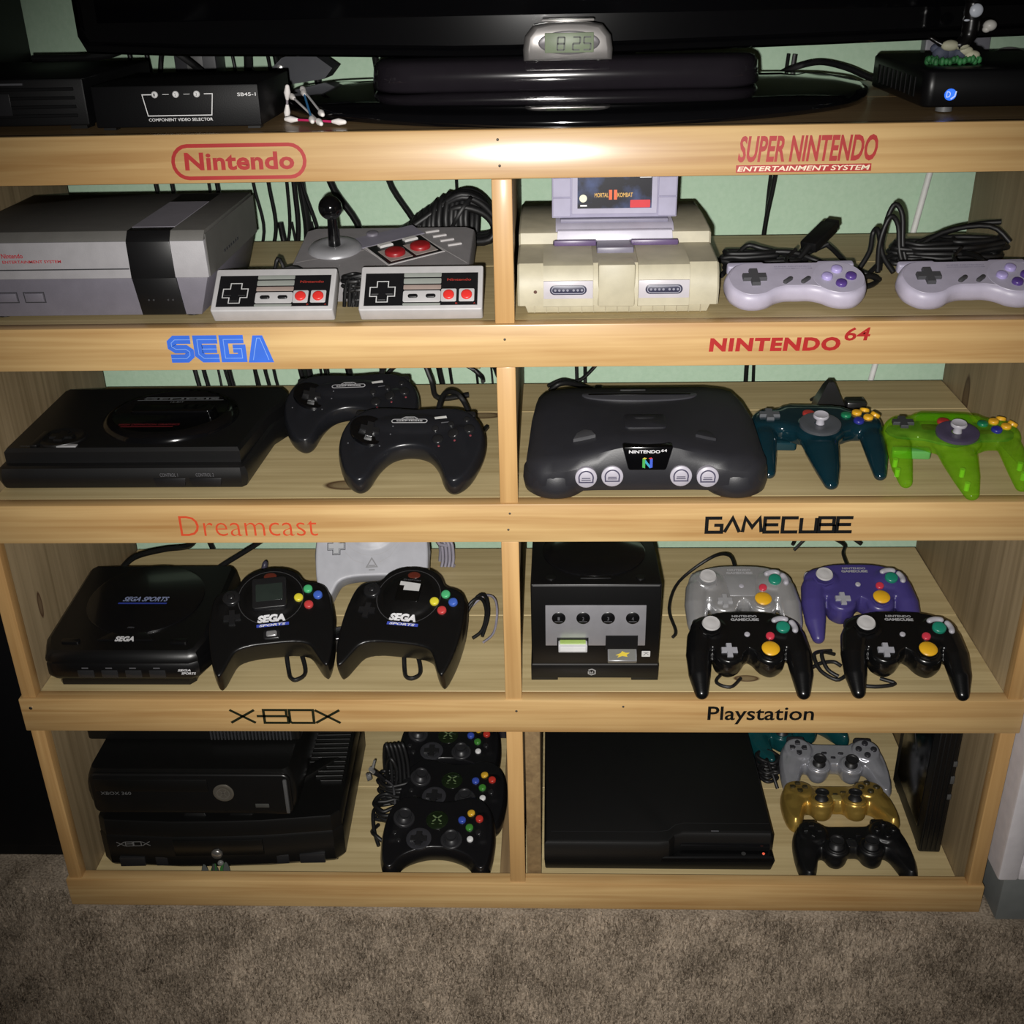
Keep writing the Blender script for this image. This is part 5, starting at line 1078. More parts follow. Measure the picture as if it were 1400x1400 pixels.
tangle('cable_coil', 'lilac grey cord bunch beside the upright pale gamepad', (0, 0, R3), [[(-112 + k * 5, 332, 3), (-110 + k * 5, 330, 22), (-111 + k * 5, 326, 38), (-107 + k * 5, 322, 34), (-106 + k * 5, 318, 14), (-108 + k * 5, 314, 3)] for k in range(4)], 2.4, 7, 'cable coil', LIL)
wcord(A, [(-.286, .104, R3 + .030), (-.281, .080, R3 + .016), (-.274, .056, R3 + .0045), (-.268, .040, R3 + .003), (-.260, .036, R3 + .003), (-.252, .050, R3 + .004), (-.262, .078, R3 + .014), (-.275, .10, R3 + .028)], .0027)
wcord(Bq, [(-.137, .106, R3 + .030), (-.134, .080, R3 + .016), (-.131, .056, R3 + .0045), (-.127, .042, R3 + .003), (-.118, .040, R3 + .003), (-.111, .052, R3 + .004), (-.118, .080, R3 + .014), (-.128, .104, R3 + .028)], .0027)
tangle('cord_bundle', 'loops of black cord between the divider and the winged gamepad beside it', (0, 0, R3), [[(-70, 172, 3), (-58, 190, 18), (-44, 188, 26), (-36, 165, 20), (-40, 140, 8), (-52, 128, 3)], [(-66, 180, 3), (-50, 198, 22), (-38, 190, 28), (-33, 160, 18), (-40, 132, 3)]], 2.4, 7, 'cable bundle')
tangle('cord_loop', 'thin lilac cord looping out behind the winged gamepad beside the divider', (0, 0, R3), [[(-60, 205, 2), (-40, 205, 20), (-26, 190, 24), (-22, 165, 16), (-26, 140, 3), (-38, 120, 2)]], 1.7, 6, 'cable', LIL)
bx = thing('power_adapter', 'black plug block lying between the two black winged gamepads', 'power adapter', (-.2170, .112, R3 + .0003), (0, 0, 15))
MB().box(-17, 17, -14, 14, 0, 24, 5, 3).build('body', P('adapter_black', (.010, .010, .012), .22), bx, 40)
MB().tube([(0, 14, 12), (2, 24, 8), (6, 36, 3)], 2.4, 6).build('cord', CAB, bx, 60)
pc = thing('cord_connector', 'slim dark purple grey connector standing behind the gamepad with the memory unit', 'plug', (-.355, .262, R3 + .0003), (0, 10, 0))
b = MB(); b.tube([(0, 0, 6), (1, 0, 22), (2, 0, 36)], [7, 8, 7], 12, .6, True); b.build('housing', P('purple_grey_plastic', (.045, .042, .065), .4), pc, 60)
MB().tube([(0, 0, 4), (-8, 6, 3), (-24, 10, 3)], 2, 6).build('cord', CAB, pc, 60)

# ------------------------------------------------------------------ black cube console on its adapter base
CK = P('cube_black', (.006, .006, .0065), .36, bump=.06); CSV = P('cube_silver', (.34, .335, .36), .34, .5, .45)
t = thing('cube_console', 'black cube shaped game console with a silver port panel and memory cards', 'game console', (.1003, .0365, R3))
def foot(x0, x1): return MB().box(x0, x1, 4, 150, 0, 6.5, .6)
MB().box(-76, 76, 1, 158, 5, 24.5, 1.2).build('adapter_base', CK, t, 30)
for (x0, x1) in ((-76, -44), (44, 76)): foot(x0, x1).build('base_foot', CK, t, 30)
MB().hexa([(-75, 0, 25.5), (75, 0, 25.5), (75, 158, 25.5), (-75, 158, 25.5), (-75.5, -.6, 136), (75.5, -.6, 136), (74, 158, 136), (-74, 158, 136)], 1.8, 3).build('shell', CK, t, 35)
MB().box(-74.5, 74.5, -.2, 1, 24.3, 25.8, .2, 1).build('base_seam', P('seam_grey', (.06, .06, .062), .4), t, 0)
MB().box(-73, 73, -1.1, .2, 133.2, 134.6, .3, 1).build('edge_trim', P('edge_grey', (.09, .09, .092), .3), t, 0)
MB().lathe(0, 78, [(62, 135), (62, 137.6), (60, 138.6), (30, 138.9), (.1, 138.9)], 40).build('disc_lid', P('lid_gloss', (.008, .008, .009), .15, .5, coat=.3), t, 40)
for (x, nm_) in ((-52, 'power_button'), (52, 'reset_button')): MB().cyl(x, 14, 135, 137.6, 6, n=16, b=.6).build(nm_, CK, t, 40)
MB().box(-18, 18, 12, 24, 135.6, 137.2, .6).build('open_button', CK, t, 30)
pn = MB().hexa([(-58.5, -1.6, 53), (58.5, -1.6, 53), (58.5, 2, 53), (-58.5, 2, 53), (-58.5, -1.8, 108), (58.5, -1.8, 108), (58.5, 2, 108), (-58.5, 2, 108)], .5).build('port_panel', CSV, t, 30)
for k, x in enumerate((-43, -14.5, 14.5, 43)):
    p_ = MB().mark().lathe(0, 0, [(8, -1), (8, .8), (7, 1.4), (.1, 1.4)], 24).xf(Matrix.Translation((x, -1.2, 91)) @ Matrix.Rotation(PI / 2, 4, 'X')).build('port', P('port_black', (.006, .006, .007), .3), t, 40)
    b = MB(); letter(b, str(k + 1), x - 1.2, x + 1.2, 88.5, 93, fy(-2.75)); b.strokes([[(x - 4.5, 86.8), (x + 4.5, 86.8)]], .8, fm=fy(-2.75)); b.build('port_mark', GT, p_, 0)
for (x0, x1, z0, z1, yb) in ((-44, -9, 50, 63, 3), (13, 49, 44, 66, 3)): MB().box(x0 - 1, x1 + 1, -2.0, 3, z0 + 3, z1 + 1.4, .4, 1).build('card_slot', P('slot_black', (.01, .01, .011), .4), t, 30)
c1 = thing('memory_card', 'pale memory card with a lime label in the left slot of the cube console', 'memory card', (.1003 - .0265, .0333, R3 + .050), (0, 0, 0), 'memory cards in the cube console')
MB().box(-17, 17, -9, 1, 0, 11, 1).build('body', P('card_pale', (.50, .50, .52), .35), c1, 30)
MB().hexa([(-15, -8, 10.9), (15, -8, 10.9), (15, .6, 10.9), (-15, .6, 10.9), (-15, -7.6, 11.6), (15, -7.6, 11.6), (15, .6, 11.6), (-15, .6, 11.6)]).build('label', P('lime_label', (.36, .52, .12), .4), c1, 0)
MB().box(-15, 15, -9.5, -8.6, 2, 8, .3, 1).build('grip', P('card_white', (.62, .62, .63), .35), c1, 0)
c2 = thing('memory_card', 'grey translucent memory card with a yellow emblem in the right slot of the cube console', 'memory card', (.1003 + .031, .0303, R3 + .047), (38, 0, 0), 'memory cards in the cube console')
MB().box(-17, 17, -14, 1, 0, 9, 1).build('body', P('card_grey', (.17, .17, .175), .25), c2, 30)
MB().hexa([(-15, -12.5, 8.9), (15, -12.5, 8.9), (15, .5, 8.9), (-15, .5, 8.9), (-15, -12.5, 9.4), (15, -12.5, 9.4), (15, .5, 9.4), (-15, .5, 9.4)]).build('label', P('card_label_grey', (.14, .14, .13), .35), c2, 0)
b = MB(); b.flat([(-8, -7), (-2, -4.5), (0, -2), (4, -4), (9, -4), (5, -6.5), (6, -9), (0, -8), (-6, -10), (-4, -7.5)], 9.55); b.build('emblem', P('emblem_yellow2', (.58, .44, .04), .4), c2, 0)
b = MB(); b.flat(rr(10, 8, .5, 3, 60, 41), fm=fy(-1.0)); st_ = b.build('sticker', P('white_sticker', (.55, .55, .54), .4), t, 0)
b = MB(); b.strokes([[(57, 39), (60, 42), (63, 40)], [(57, 43), (63, 43)]], .8, fm=fy(-1.15)); b.build('sticker_print', P('grey_print', (.16, .16, .16), .5), st_, 0)
b = MB(); o = [(-7.5, 15), (-7.5, 11.5), (-4, 9.8), (.5, 11.5), (.5, 16), (-3.5, 18), (-7.5, 16.5)]; b.strokes([o], 1.4, fm=fy(.7)); b.strokes([[(-5.5, 15), (-5.5, 12.6), (-2.5, 12.6), (-2.5, 15)]], 1.1, fm=fy(.7)); b.build('emblem', P('silver_emblem', (.28, .28, .28), .3), t, 0)

# ------------------------------------------------------------------ four handle grip gamepads
YC = P('amber_stick', (.66, .36, .015), .35); GN = P('teal_green_button', (.012, .19, .125), .3); RD = P('rose_red_button', (.50, .035, .06), .3); GYB = P('bean_grey_button', (.37, .36, .40), .35); GST = P('pale_grey_stick', (.44, .43, .43), .45)
def grip_pad(loc, rot, label, mat, dp):
    t = thing('handle_gamepad', label, 'gamepad', loc, rot, 'handle grip gamepads on the third shelf')
    half = [(0, 50), (26, 49), (47, 43), (63, 30), (69, 10), (65, -8), (52, -16), (44, -12), (40, -26), (26, -35), (12, -29), (0, -14)]
    def ex(b):
        for s in (-1, 1):
            b.tube([(s * 54, 12, 20), (s * 59, -14, 19), (s * 60, -40, 14), (s * 59, -60, 9)], [17, 15.5, 13, 8.5], 16, .9, True)
            b.ell(s * 43, 20, 26, 24, 21, 9, 3)
            b.lathe(s * 24, -15, [(16, 10), (18, 16), (18, 26), (15, 30), (.1, 30.5)], 24)
    sh = padbody(spl(mir(half), 3), 30, 8, 'shell', mat, t, ex, 1.4, 5); sf = Surf(sh)
    b = MB().mark(); b.lathe(0, 0, [(14, -3), (14, .6), (12.5, 1.2), (8, -.3), (.1, -.5)], 8); b.xf(sf.M(-43, 18, .6)); b.build('stick_gate', mat, t, 30)
    b = MB().mark(); b.lathe(0, 0, [(5, -1), (5, 3), (10, 4.5), (11, 6.5), (10, 8.4), (7, 8.0), (5, 8.6), (.1, 8.6)], 24); b.xf(sf.M(-43, 18, .6)); b.build('thumb_stick', GST, t, 50)
    dpad(t, sf, -24, -15, 9.5, 3.4, 3.4, dp)
    b = MB().mark(); b.lathe(0, 0, [(13, -2), (13, .6), (11.5, 1.2), (7, -.2), (.1, -.4)], 8); b.xf(sf.M(24, -15, .6)); b.build('stick_gate', mat, t, 30)
    b = MB().mark(); b.lathe(0, 0, [(6, -1), (6.5, 2), (10, 3), (10.6, 5), (9, 6.4), (6, 6.9), (4, 7.6), (.1, 7.8)], 22); b.xf(sf.M(24, -15, .6)); b.build('c_stick', YC, t, 50)
    button(t, sf, 43, 17, 8.2, 3.6, GN, name='round_button'); button(t, sf, 27, 7, 5.2, 3.2, RD, name='small_button')
    for (cx_, cy_, r0, a0, a1) in ((43, 17, 14.5, 70, 128), (43, 17, 14.5, -20, 40)):
        pts = [(cx_ + r0 * math.cos(math.radians(a)), cy_ + r0 * math.sin(math.radians(a))) for a in range(a0, a1 + 1, 8)]
        b = MB(); b.tube([(x, y, sf.z(x, y) + .6) for (x, y) in pts], 3.7, 10, .8, True); b.build('bean_button', GYB, t, 60)
    button(t, sf, 0, 10, 3.4, 1.8, GYB, name='start_button')
    fm = sf.fm(.25)
    b = MB(); letter(b, 'NINTENDO', -15, 15, 36.5, 40, fm, off=.03); letter(b, 'GAMECUBE', -17, 17, 31, 35.2, fm, off=.05); b.build('print', P('print_grey', (.30, .30, .31), .4), t, 0)
    for s in (-1, 1): MB().mark().rslab(rr(32, 12, 5, 4, s * 46, 38), 8, 20, 4).build('trigger', GYB if mat is not CK2 else BPR, t, 40)
    return settle(t, R3)
CK2 = P('pad_gloss_black', (.007, .007, .0075), .24, bump=.03); SLV = P('pad_silver', (.50, .50, .51), .27, .5, .65); IND = P('pad_indigo', (.045, .035, .155), .33)
DG_ = P('dpad_grey', (.30, .30, .33), .45); DS_ = P('dpad_silver', (.26, .26, .27), .4)
gA = grip_pad((.2935, .178, R3), (18, 0, 0), 'silver grey handle grip gamepad', SLV, DS_)
gB = grip_pad((.4430, .182, R3), (18, 0, 0), 'indigo purple handle grip gamepad', IND, DG_)
gC = grip_pad((.2830, .0640, R3), (18, 0, 0), 'black handle grip gamepad in front of the silver one', CK2, DG_)
gD = dup(gC, (.4670, .0640, R3), (18, 0, -2), 'black handle grip gamepad in front of the indigo one'); settle(gD, R3)
b = MB(); b.hexa([(-16, -6, 29.5), (16, -6, 29.5), (20, 29, 29.5), (-20, 29, 29.5), (-16, -6, 30.9), (16, -6, 30.9), (20, 29, 30.9), (-20, 29, 30.9)], .4); b.k = 0; b.build('centre_plate', P('pad_silver_dark', (.33, .33, .34), .35, .5, .4), gA, 30)
wcord(gA, [(.2935, .22, R3 + .045), (.290, .26, R3 + .05), (.27, .29, R3 + .03), (.225, .27, R3 + .0035), (.205, .20, R3 + .0035), (.208, .145, R3 + .0035), (.203, .13, R3 + .0035)], .0024)
wcord(gB, [(.443, .22, R3 + .045), (.448, .28, R3 + .04), (.46, .33, R3 + .03), (.43, .37, R3 + .025), (.40, .36, R3 + .0035)], .0024)
wcord(gC, [(.2830, .102, R3 + .040), (.285, .112, R3 + .034), (.30, .108, R3 + .01), (.27, .07, R3 + .003), (.245, .035, R3 + .003), (.26, .022, R3 + .003), (.275, .04, R3 + .003)], .0022)
tangle('cord_bundle', 'black cord loops beside the black gamepad in front of the indigo one', (0, 0, R3), [[(396, 100, 2.6), (378, 92, 6), (368, 74, 12), (372, 52, 6), (388, 38, 2.6), (400, 44, 4)], [(398, 92, 2.6), (384, 86, 10), (376, 70, 16), (380, 52, 8), (392, 44, 3)], [(365, 62, 4), (376, 68, 6), (392, 72, 5), (400, 66, 3)], [(400, 30, 2.6), (430, 24, 2.6), (455, 30, 2.6), (440, 40, 3)]], 2.4, 7, 'cable bundle')
cable([(.400, .372, R3 + .006), (.415, .39, R3 + .018), (.45, .40, R3 + .022), (.48, .395, R3 + .012), (.50, .375, R3 + .005)], .0028, 'black cable arching over the rear deck edge behind the indigo gamepad')
cable([(.33, .375, R3 + .02), (.335, .40, R3 + .035), (.34, .41, R3 + .08)], .002, 'short thin black wire rising behind the silver gamepad')
# ------------------------------------------------------------------ stack of three black consoles, bottom bay left
XK = P('stack_black', (.0065, .0065, .0062), .38, bump=.1); XK2 = P('stack_satin', (.009, .009, .0085), .30, bump=.08); CHR = P('dull_chrome', (.30, .29, .27), .28, .5, .8)
t = thing('game_console', 'big black game console with ribbed sides at the bottom of the stack', 'game console', (-.3910, .041, R4), (0, 0, 2))
body = [(-162, 14), (-150, 2), (-60, -5), (0, -6), (60, -5), (150, 2), (162, 14), (163, 240), (155, 252), (-155, 252), (-163, 240)]
MB().slab(body, [(10, 6), (4, 12), (0, 18), (0, 62), (2, 66)]).build('lower_body', XK, t, 30)
b = MB(); b.slab(inset(ccw(body), 1), [(0, 66.3), (1, 87.5), (2.2, 90)]); b.build('upper_body', XK, t, 30)
b = MB()
for s in (-1, 1):
    b.hexa([(s * 14, 8, 88), (s * 46, 8, 88), (s * 150, 120, 88), (s * 118, 120, 88), (s * 18, 10, 95.5), (s * 42, 10, 95.5), (s * 146, 118, 95.5), (s * 122, 118, 95.5)], 1.2) if s > 0 else b.hexa([(-46, 8, 88), (-14, 8, 88), (-118, 120, 88), (-150, 120, 88), (-42, 10, 95.5), (-18, 10, 95.5), (-122, 118, 95.5), (-146, 118, 95.5)], 1.2)
b.build('cross_ridge', XK, t, 30)
for k in range(18):
    y0 = 70 + k * 10
    MB().box(78 + max(0, 6 - k) * 8, 156, y0, y0 + 5, 88.5, 93.5, .8, 1).build('top_rib', XK2, t, 30)
MB().box(-60, 58, -8.2, 2, 36, 62, 1.2).build('disc_tray', XK2, t, 30)
for (x, z, r) in ((-4, 40, 7), (-1, 20, 4)):
    pass
MB().mark().lathe(0, 0, [(7.5, -2), (7.5, 2), (6, 4), (.1, 4.6)], 24).xf(Matrix.Translation((-4, -8.0, 40)) @ Matrix.Rotation(PI / 2, 4, 'X')).build('power_button', CHR, t, 50)
MB().mark().lathe(0, 0, [(4, -4), (4, 2), (3, 3.4), (.1, 3.8)], 20).xf(Matrix.Translation((-2, -6.0, 22)) @ Matrix.Rotation(PI / 2, 4, 'X')).build('eject_button', P('grey_button2', (.16, .16, .15), .3), t, 50)
for x in (-120, -72, 72, 120): MB().hexa([(x - 17, -4, 16), (x + 17, -4, 16), (x + 17, 6, 16), (x - 17, 6, 16), (x - 17, -4, 31), (x + 17, -4, 31), (x + 17, 6, 31), (x - 17, 6, 31)], 1.2).build('port', P('port_dim', (.016, .016, .017), .3), t, 30)
b = MB(); b.strokes(glyphs('XBOX', GC_, -136, -92, 51, 58, .12, {'X': 1.3, 'O': 1.2, 'B': 1.2}), 1.1, fm=fy(-3.0)); b.build('logo', P('dim_logo', (.13, .13, .13), .4), t, 0)
for (x, y) in ((-125, 30), (125, 30), (-125, 225), (125, 225)): MB().box(x - 25, x + 25, y - 12, y + 12, 0, 7, 2).build('foot', XK, t, 30)

t = thing('game_console', 'pinched waist black game console with a round silver button, middle of the stack', 'game console', (-.4180, .044, R4 + .0962), (0, 0, 0))
def waist(z): return 7.0 * math.cos(PI * (z - 37) / 74.0)
b = MB(); R_ = []
for z in (0, 6, 14, 24, 37, 50, 60, 68, 74):
    e = 5 * (1 - math.sin(PI * min(1, max(0.0, z / 74.0)) ) ) ** 2; w_ = waist(z)
    R_.append([(x, y, z) for (x, y) in rr(262 + 2 * w_ - e, 236 - e, 9, 4, 0, 118 + 0)])
b.loft(R_); b.build('shell', XK2, t, 35)
fp = MB().mark().rslab(rr(262, 64, 10, 5, 0, 0), 0, 5, 3).xf(Matrix.Translation((0, 1.5, 37)) @ Matrix.Rotation(PI / 2, 4, 'X')).build('faceplate', P('faceplate_black', (.009, .009, .009), .3), t, 35)
rg = MB().mark().lathe(0, 0, [(13.5, -2), (13.5, 1.2), (11.8, 2.2), (10, 1.6), (.1, 2.0)], 32).xf(Matrix.Translation((43, -3.2, 40)) @ Matrix.Rotation(PI / 2, 4, 'X')).build('power_button', P('button_bronze_silver', (.22, .20, .165), .3, .5, .7), t, 50)
b = MB(); o = circ(8, 24, 43, 40); b.strokes([o + [o[0]], [(38, 35), (43, 41), (48, 35)], [(38, 46), (43, 40), (48, 46)]], 1.0, fm=fy(-5.6)); b.build('emblem', P('emblem_dark', (.10, .09, .075), .4), rg, 0)
MB().box(-124, 24, -5.2, 2, 42, 62, 1.5).build('disc_tray', XK, t, 30)
b = MB(); letter(b, 'XBOX 360', -118, -78, 36, 41, fy(-3.9), off=.01); b.build('logo', P('dim_logo2', (.10, .10, .10), .4), t, 0)
MB().box(122, 127, -6.5, 2, 8, 62, 1.5).build('side_bar', P('bar_grey', (.075, .075, .075), .25), t, 35)
MB().box(82, 100, -4.4, 1, 16, 22, .8).build('port_flap', P('flap_grey', (.055, .055, .05), .35), t, 30)
t = thing('game_console', 'finned black console mostly hidden by the rail, topmost of the stack', 'game console', (-.4260, .100, R4 + .1712))
MB().rslab(rr(286, 176, 6, 4, 0, 90), 2, 52, 3).build('shell', XK, t, 35)
for k in range(24): MB().box(24 + k * 4.6, 26.2 + k * 4.6, -1.5, 5, 4, 50, .3, 1).build('front_fin', P('fin_grey', (.03, .03, .032), .3), t, 0)
for (x, c) in ((-24, P('led_pale', (.45, .45, .44), .25)), (-48, P('led_grey', (.12, .12, .12), .3))): MB().mark().lathe(0, 0, [(3, -2), (3, 1), (2, 2), (.1, 2.2)], 14).xf(Matrix.Translation((x, 1.5, 22)) @ Matrix.Rotation(PI / 2, 4, 'X')).build('front_light', c, t, 50)
for (x, y) in ((-120, 20), (120, 20), (-120, 160), (120, 160)): MB().cyl(x, y, 0, 3, 8, n=12).build('foot', XK, t, 40)
sp_ = thing('green_scrap', 'tiny dark green leafy scrap lying in front of the stacked consoles', 'scrap', (-.399, .0265, R4 + .0002))
for k, (x, a) in enumerate(((-14, 20), (-6, -25), (2, 40), (8, -10), (15, 15))):
    MB().mark().slab(spl([(0, -6), (3, -1), (2, 5), (0, 8), (-2, 5), (-3, -1)], 2), [(0, 0), (.3, .8)]).xf(Matrix.Translation((x, 0, .2 + k * .9)) @ Matrix.Rotation(math.radians(a), 4, 'Z') @ Matrix.Rotation(math.radians(62), 4, 'X') @ Matrix.Scale(1.55, 4) @ Matrix.Translation((0, 6, 0))).build('leaf', P('leaf_green', (.02, .10, .02), .5) if k % 2 else P('leaf_dark', (.015, .02, .015), .5), sp_, 30)

# ------------------------------------------------------------------ three black gamepads with coloured buttons
BX = P('gamepad_black_sheen', (.0095, .0095, .011), .30, bump=.05)
XY = P('gem_yellow', (.62, .36, .03), .25); XB = P('gem_blue', (.035, .07, .36), .25); XR_ = P('gem_red', (.42, .03, .02), .25); XG = P('gem_green', (.045, .20, .03), .25); XW = P('gem_white', (.66, .66, .66), .25)
def gem_pad(loc, rot, label):
    t = thing('gem_button_gamepad', label, 'gamepad', loc, rot, 'black gamepads with coloured buttons')
    half = [(0, 50), (18, 52), (38, 58), (57, 54), (72, 34), (77, 0), (76, -30), (72, -52), (63, -62), (53, -59), (44, -46), (32, -38), (14, -32), (0, -31)]
    def ex(b):
        for s in (-1, 1): b.tube([(s * 54, 16, 20), (s * 61, -16, 18), (s * 63, -38, 13), (s * 62, -49, 11)], [18, 16.5, 13, 10], 14, .85, True)
    sh = padbody(spl(mir(half), 3), 30, 9, 'shell', BX, t, ex, 1.5, 9); sf = Surf(sh)
    b = MB().mark(); b.lathe(0, 0, [(15, -2), (15, .8), (13.5, 1.6), (13, 1.0)], 30); b.lathe(0, 0, [(13, -2), (13, 1), (8, 2.4), (.1, 2.8)], 30); b.xf(sf.M(-3, 15, .7)); jw = b.build('jewel', P('jewel_black_green', (.008, .014, .006), .12, .5, coat=.5), t, 50)
    b = MB().mark(); b.strokes([[(-6, 6), (0, 1), (-6, -4)], [(6, 6), (0, 1), (6, -4)]], 2.0, z=2.7); b.strokes([[(-7, -7), (7, -7)]], 1.2, z=2.4); b.xf(sf.M(-3, 15, .7)); b.build('jewel_mark', P('mark_green', (.12, .17, .08), .35), jw, 0)
    stick(t, sf, -48, 15, 9.5, 11, P('stick_black', (.016, .016, .018), .4), collar=P('collar_black', (.02, .02, .022), .3))
    b = MB().mark(); b.lathe(0, 0, [(17, -2), (17, .6), (15.5, 1.4), (12, .2), (.1, -.4)], 30); b.xf(sf.M(-25, -15, .7)); b.build('dpad_dish', P('dish_dark', (.026, .026, .03), .28), t, 50)
    dpad(t, sf, -25, -15, 11, 4, 2.6, BPR)
    stick(t, sf, 19, -16, 9.5, 11, MATS['stick_black'], collar=MATS['collar_black'])
    for (x, y, m) in ((43, 26, XY), (31, 15, XB), (55, 14, XR_), (42, 3, XG)): button(t, sf, x, y, 5.3, 4, m, name='face_button')
    button(t, sf, 44, -15, 4.4, 3, XW, name='white_button'); button(t, sf, 55, -6, 4.4, 3, BPR, name='black_button')
    for (x, y) in ((-58, -8), (-52, -18)): button(t, sf, x, y, 3.4, 2, BPR, name='small_button')
    for s in (-1, 1): MB().rslab(rr(26, 10, 4, 4, s * 46, 52), 8, 18, 3).build('trigger', BPR, t, 40)
    return t
x3 = gem_pad((-.1050, .0850, R4), (12, 0, -1), 'black gamepad with coloured buttons lying in front of its two twins'); settle(x3, R4)
x2 = dup(x3, (-.0920, .1690, R4), (9, 0, -3), 'middle one of three stacked black gamepads with coloured buttons')
x1 = dup(x3, (-.1040, .2600, R4), (10, 0, -1), 'rearmost of the three black gamepads with coloured buttons'); settle(x2, R4); settle(x1, R4 + .008)
cs = [coil(-182, 150, 3, 22, 5, 41, .9, 2.2), coil(-176, 190, 4, 24, 6, 43, .8, 2.6), [(-196, 130, 3), (-202, 112, 8), (-196, 96, 16), (-184, 90, 10), (-178, 98, 3)], [(-195, 165, 10), (-203, 140, 20), (-199, 110, 12), (-190, 88, 3)], [(-190, 200, 20), (-188, 190, 60), (-180, 180, 80), (-172, 176, 60), (-178, 170, 20)]] + [[(-196 + k * 6, 214, 10), (-194 + k * 6, 206, 60 + k * 4), (-188 + k * 6, 196, 92), (-182 + k * 6, 190, 60), (-182 + k * 6, 180, 12)] for k in range(5)]
tangle('cord_tangle', 'black cord tangle between the big consoles and the stacked gamepads', (0, 0, R4), cs, 2.8, 7, 'cable tangle')
pj = thing('audio_plug', 'shiny metal plug sticking out of the cord tangle beside the stacked consoles', 'plug', (-.2000, .1480, R4 + .082), (0, -25, 20))
MB().tube([(0, 0, 0), (0, -2, 9)], 3.4, 10).build('metal_tip', P('bright_metal', (.75, .74, .72), .2, .5, .8), pj, 40)
MB().tube([(0, 0, 0), (3, 2, -12), (5, 5, -26)], [4, 3.4, 2.4], 8).build('sleeve', BPR, pj, 60)
MB().tube([(2, 0, 6), (11, 2, 15)], 1.8, 8).build('side_pin', MATS['bright_metal'], pj, 40)
MB().tube([(-6, 0, -4), (-12, 0, -2)], [5, 6], 10).build('ear_piece', P('grey_plastic2', (.10, .10, .10), .3), pj, 40)
MB().tube(spl([(5, 5, -26), (8, 8, -45), (2, 10, -62), (-6, 6, -78)], 4, False), 1.6, 6).build('cord', P('grey_cord2', (.06, .06, .065), .35), pj, 60)
hb = thing('headset_block', 'dark blue black plastic block wedged above the stacked gamepads beside the divider', 'adapter', (-.0300, .3400, R4 + .0060))
MB().box(-18, 14, -22, 30, 0, 128, 5).build('body', P('navy_black', (.010, .010, .020), .3), hb, 40)
MB().box(-13, 9, -23.5, -21, 60, 110, 1).build('panel', P('navy_panel', (.014, .014, .028), .2), hb, 40)

# ------------------------------------------------------------------ flat wide console, bottom bay right
t = thing('game_console', 'wide flat matte black game console filling the bottom bay beside the divider', 'game console', (.1870, .041, R4))
K3 = P('matte_black', (.0058, .0058, .006), .5, bump=.15); K3G = P('matte_black_gloss', (.006, .006, .0065), .18)
MB().hexa([(-148, 6, 4), (151, 6, 4), (151, 286, 4), (-148, 286, 4), (-149, -3, 28), (153, -3, 28), (153, 288, 28), (-149, 288, 28)], 2).build('lower_body', K3, t, 30)
o = [(-149, -6), (0, -6), (14, -3), (22, 8), (34, 12), (148, 12), (152, 16), (152, 286), (-149, 286)]
MB().slab(o, [(1, 28.4), (0, 31), (0, 56), (2, 60), (5, 61.5)]).build('upper_shell', K3, t, 30)
MB().slab([(4, -5), (18, 1), (28, 9.5), (150, 12), (150, -4)], [(0, 28.2), (0, 34), (2, 36)]).build('front_ledge', K3G, t, 30)
MB().box(30, 146, 9.0, 13, 42, 44, .4, 1).build('disc_slot', BDG, t, 0)
b = MB(); b.strokes([[(-140, 14), (0, 14), (14, 17), (24, 27), (36, 31), (148, 31)]], .9, z=61.7); b.build('edge_line', P('edge_dim', (.02, .02, .021), .3), t, 0)
MB().cyl(138, 2, 35.5, 36.8, 1.8, n=12).build('power_light', P('led_red', (.7, .10, .05), .3, emit=.6), t, 0)
MB().cyl(112, 2, 35.5, 36.6, 3, n=14).build('touch_button', P('touch_grey', (.04, .04, .04), .3), t, 0)
b = MB(); b.strokes([[(70, 16), (80, 16)]], 2, z=61.7); b.build('small_logo', GT, t, 0)
for (x, y) in ((-120, 25), (120, 25), (-120, 260), (120, 260)): MB().cyl(x, y, 0, 5, 9, n=12).build('foot', K3, t, 40)

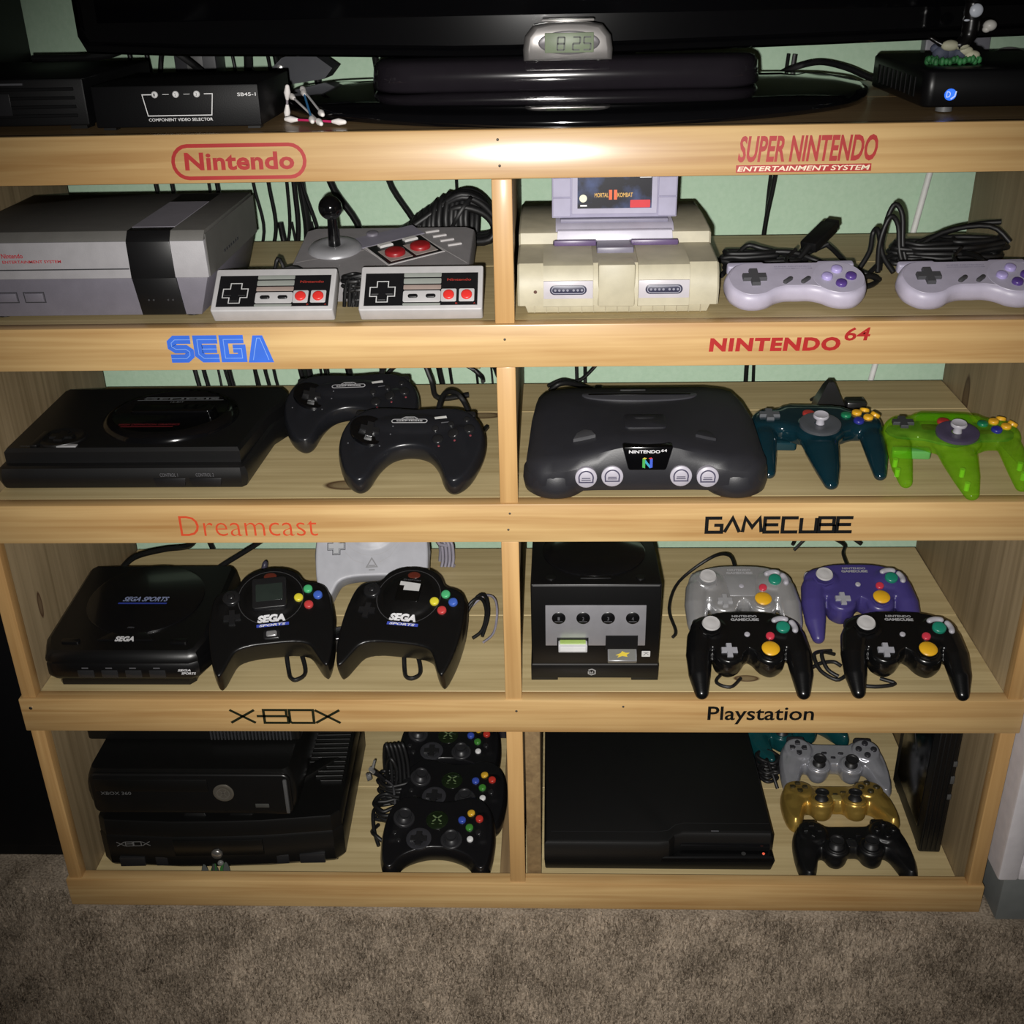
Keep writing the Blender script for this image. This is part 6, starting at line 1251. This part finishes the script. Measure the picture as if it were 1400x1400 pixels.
# ------------------------------------------------------------------ twin stick gamepads
def twin(loc, rot, label, mat, btn, plate=None, stk=None):
    t = thing('twin_stick_gamepad', label, 'gamepad', loc, rot, 'twin stick gamepads in the bottom bay')
    half = [(0, 27), (24, 27), (30, 31), (48, 33), (64, 29), (74, 12), (78, -16), (77, -46), (71, -60), (61, -60), (54, -46), (47, -24), (40, -18), (34, -30), (22, -34), (11, -27), (7, -17), (0, -16)]
    def ex(b):
        for s in (-1, 1):
            b.tube([(s * 52, 10, 16), (s * 61, -18, 15), (s * 66, -38, 12), (s * 67, -49, 10)], [17, 15, 13, 10], 14, .85, True)
            b.lathe(s * 49, 11, [(20, 12), (21, 18), (20, 27), (18, 29), (.1, 29)], 28)
            b.lathe(s * 23, -16, [(15, 6), (17, 12), (17, 24), (15, 27), (.1, 27)], 24)
    sh = padbody(spl(mir(half), 3), 24, 7, 'shell', mat, t, ex, 1.4, 6); sf = Surf(sh)
    for s in (-1, 1): stick(t, sf, s * 23, -16, 9.5, 12, stk or P('stick_rubber', (.012, .012, .013), .45), collar=mat)
    for (x, y) in ((0, 9), (0, -9), (9, 0), (-9, 0)):
        b = MB().mark().slab([(-3.6, -3), (3.6, -3), (3.6, 2.5), (0, 5), (-3.6, 2.5)], [(0, -1), (0, 2), (.6, 2.6)]); b.xf(sf.M(-49 + x, 11 + y, .3) @ Matrix.Rotation(math.atan2(-x, -y) * -1 + (PI if y else 0), 4, 'Z')); b.build('dpad_key', btn, t, 35)
        button(t, sf, 49 + x * 1.2, 11 + y * 1.2, 4.6, 3, btn, name='face_button')
    for x in (-12, 12): MB().mark().slab(pill_o(8, 3.6), [(0, -1), (0, 1.6), (.5, 2)]).xf(sf.M(x, 6, .3)).build('select_button', btn, t, 40)
    if plate: MB().mark().rslab(rr(13, 13, 2, 3), -1, .8, .4).xf(sf.M(0, -8, .3)).build('centre_plate', plate, t, 40)
    b = MB().mark().rslab(rr(7, 4, 1.5, 3), -1, 1.4, .5).xf(sf.M(0, -2 if not plate else 1, .3)); b.build('mode_button', btn, t, 40)
    for s in (-1, 1):
        for z in (4, 14): MB().rslab(rr(26, 12, 4, 4, s * 49, 34), z, z + 8, 2.5).build('shoulder_button', btn, t, 40)
    return t
TS = P('twin_silver', (.36, .365, .40), .28, .5, .5); TG = P('twin_gold', (.46, .30, .07), .34, .5, .65); TK = P('twin_black', (.0075, .0075, .0085), .42, bump=.1); TT = P('twin_teal', (.004, .045, .05), .25)
TB = P('twin_button_dark', (.02, .02, .024), .4); TGB = P('twin_gold_button', (.035, .028, .012), .35)  # dark brown buttons for the gold gamepad
s1 = settle(twin((.4600, .2480, R4), (11, 0, -2), 'silver twin stick gamepad, behind the gold one', TS, TB), R4)
s2 = settle(twin((.4470, .1640, R4), (-9, 0, 0), 'gold twin stick gamepad between the silver one and the black one', TG, TGB, P('gold_plate', (.62, .46, .14), .3, .5, .5)), R4)
s3 = settle(twin((.4480, .0830, R4), (2, 0, 1), 'black twin stick gamepad in front of the gold one', TK, P('twin_black_button', (.010, .010, .011), .35), P('twin_black_plate', (.014, .014, .015), .25)), R4)
s4 = settle(twin((.4110, .3320, R4), (4, 0, 25), 'teal twin stick gamepad mostly hidden behind the silver one', TT, TB), R4)
tangle('cord_tangle', 'black cord heap tucked left of the silver twin stick gamepad', (0, 0, R4), [coil(368, 256, 3, 16, 5, 51, .9, 2.0), coil(366, 234, 3, 13, 4, 52, .9, 2.2), [(372, 270, 4), (366, 250, 24), (370, 226, 18), (376, 210, 3)]], 2.6, 7, 'cable tangle')
# slim console standing on edge
t = thing('game_console', 'slim black game console standing on edge against the right side board', 'game console', (.5560, .083, R4), (0, 0, -2))
MB().box(-14, 14, 0, 148, 3, 226, 2).build('shell', K3, t, 30)
for k in range(4): MB().box(-12 + k * 6.4, -7.8 + k * 6.4, -1.4, 3, 6, 222, .5, 1).build('front_ridge', P('ridge_black', (.009, .009, .0095), .3), t, 30)
for (z0, z1) in ((96, 104), (122, 134), (150, 158)): MB().box(8.5, 13.5, -2.2, 0, z0, z1, .4).build('front_port', P('port_grey3', (.07, .07, .07), .35), t, 30)
MB().box(-15, -13.8, 20, 130, 30, 200, .4).build('side_panel', K3G, t, 30)
b = MB(); b.strokes([[(100, 150), (70, 120)]], 3, fm=lambda u, v: (-15.3, u, v)); b.build('side_logo', GT, t, 0)
for y in (14, 130): MB().box(-13, 13, y - 8, y + 8, 0, 3.4, .5).build('foot', K3, t, 30)
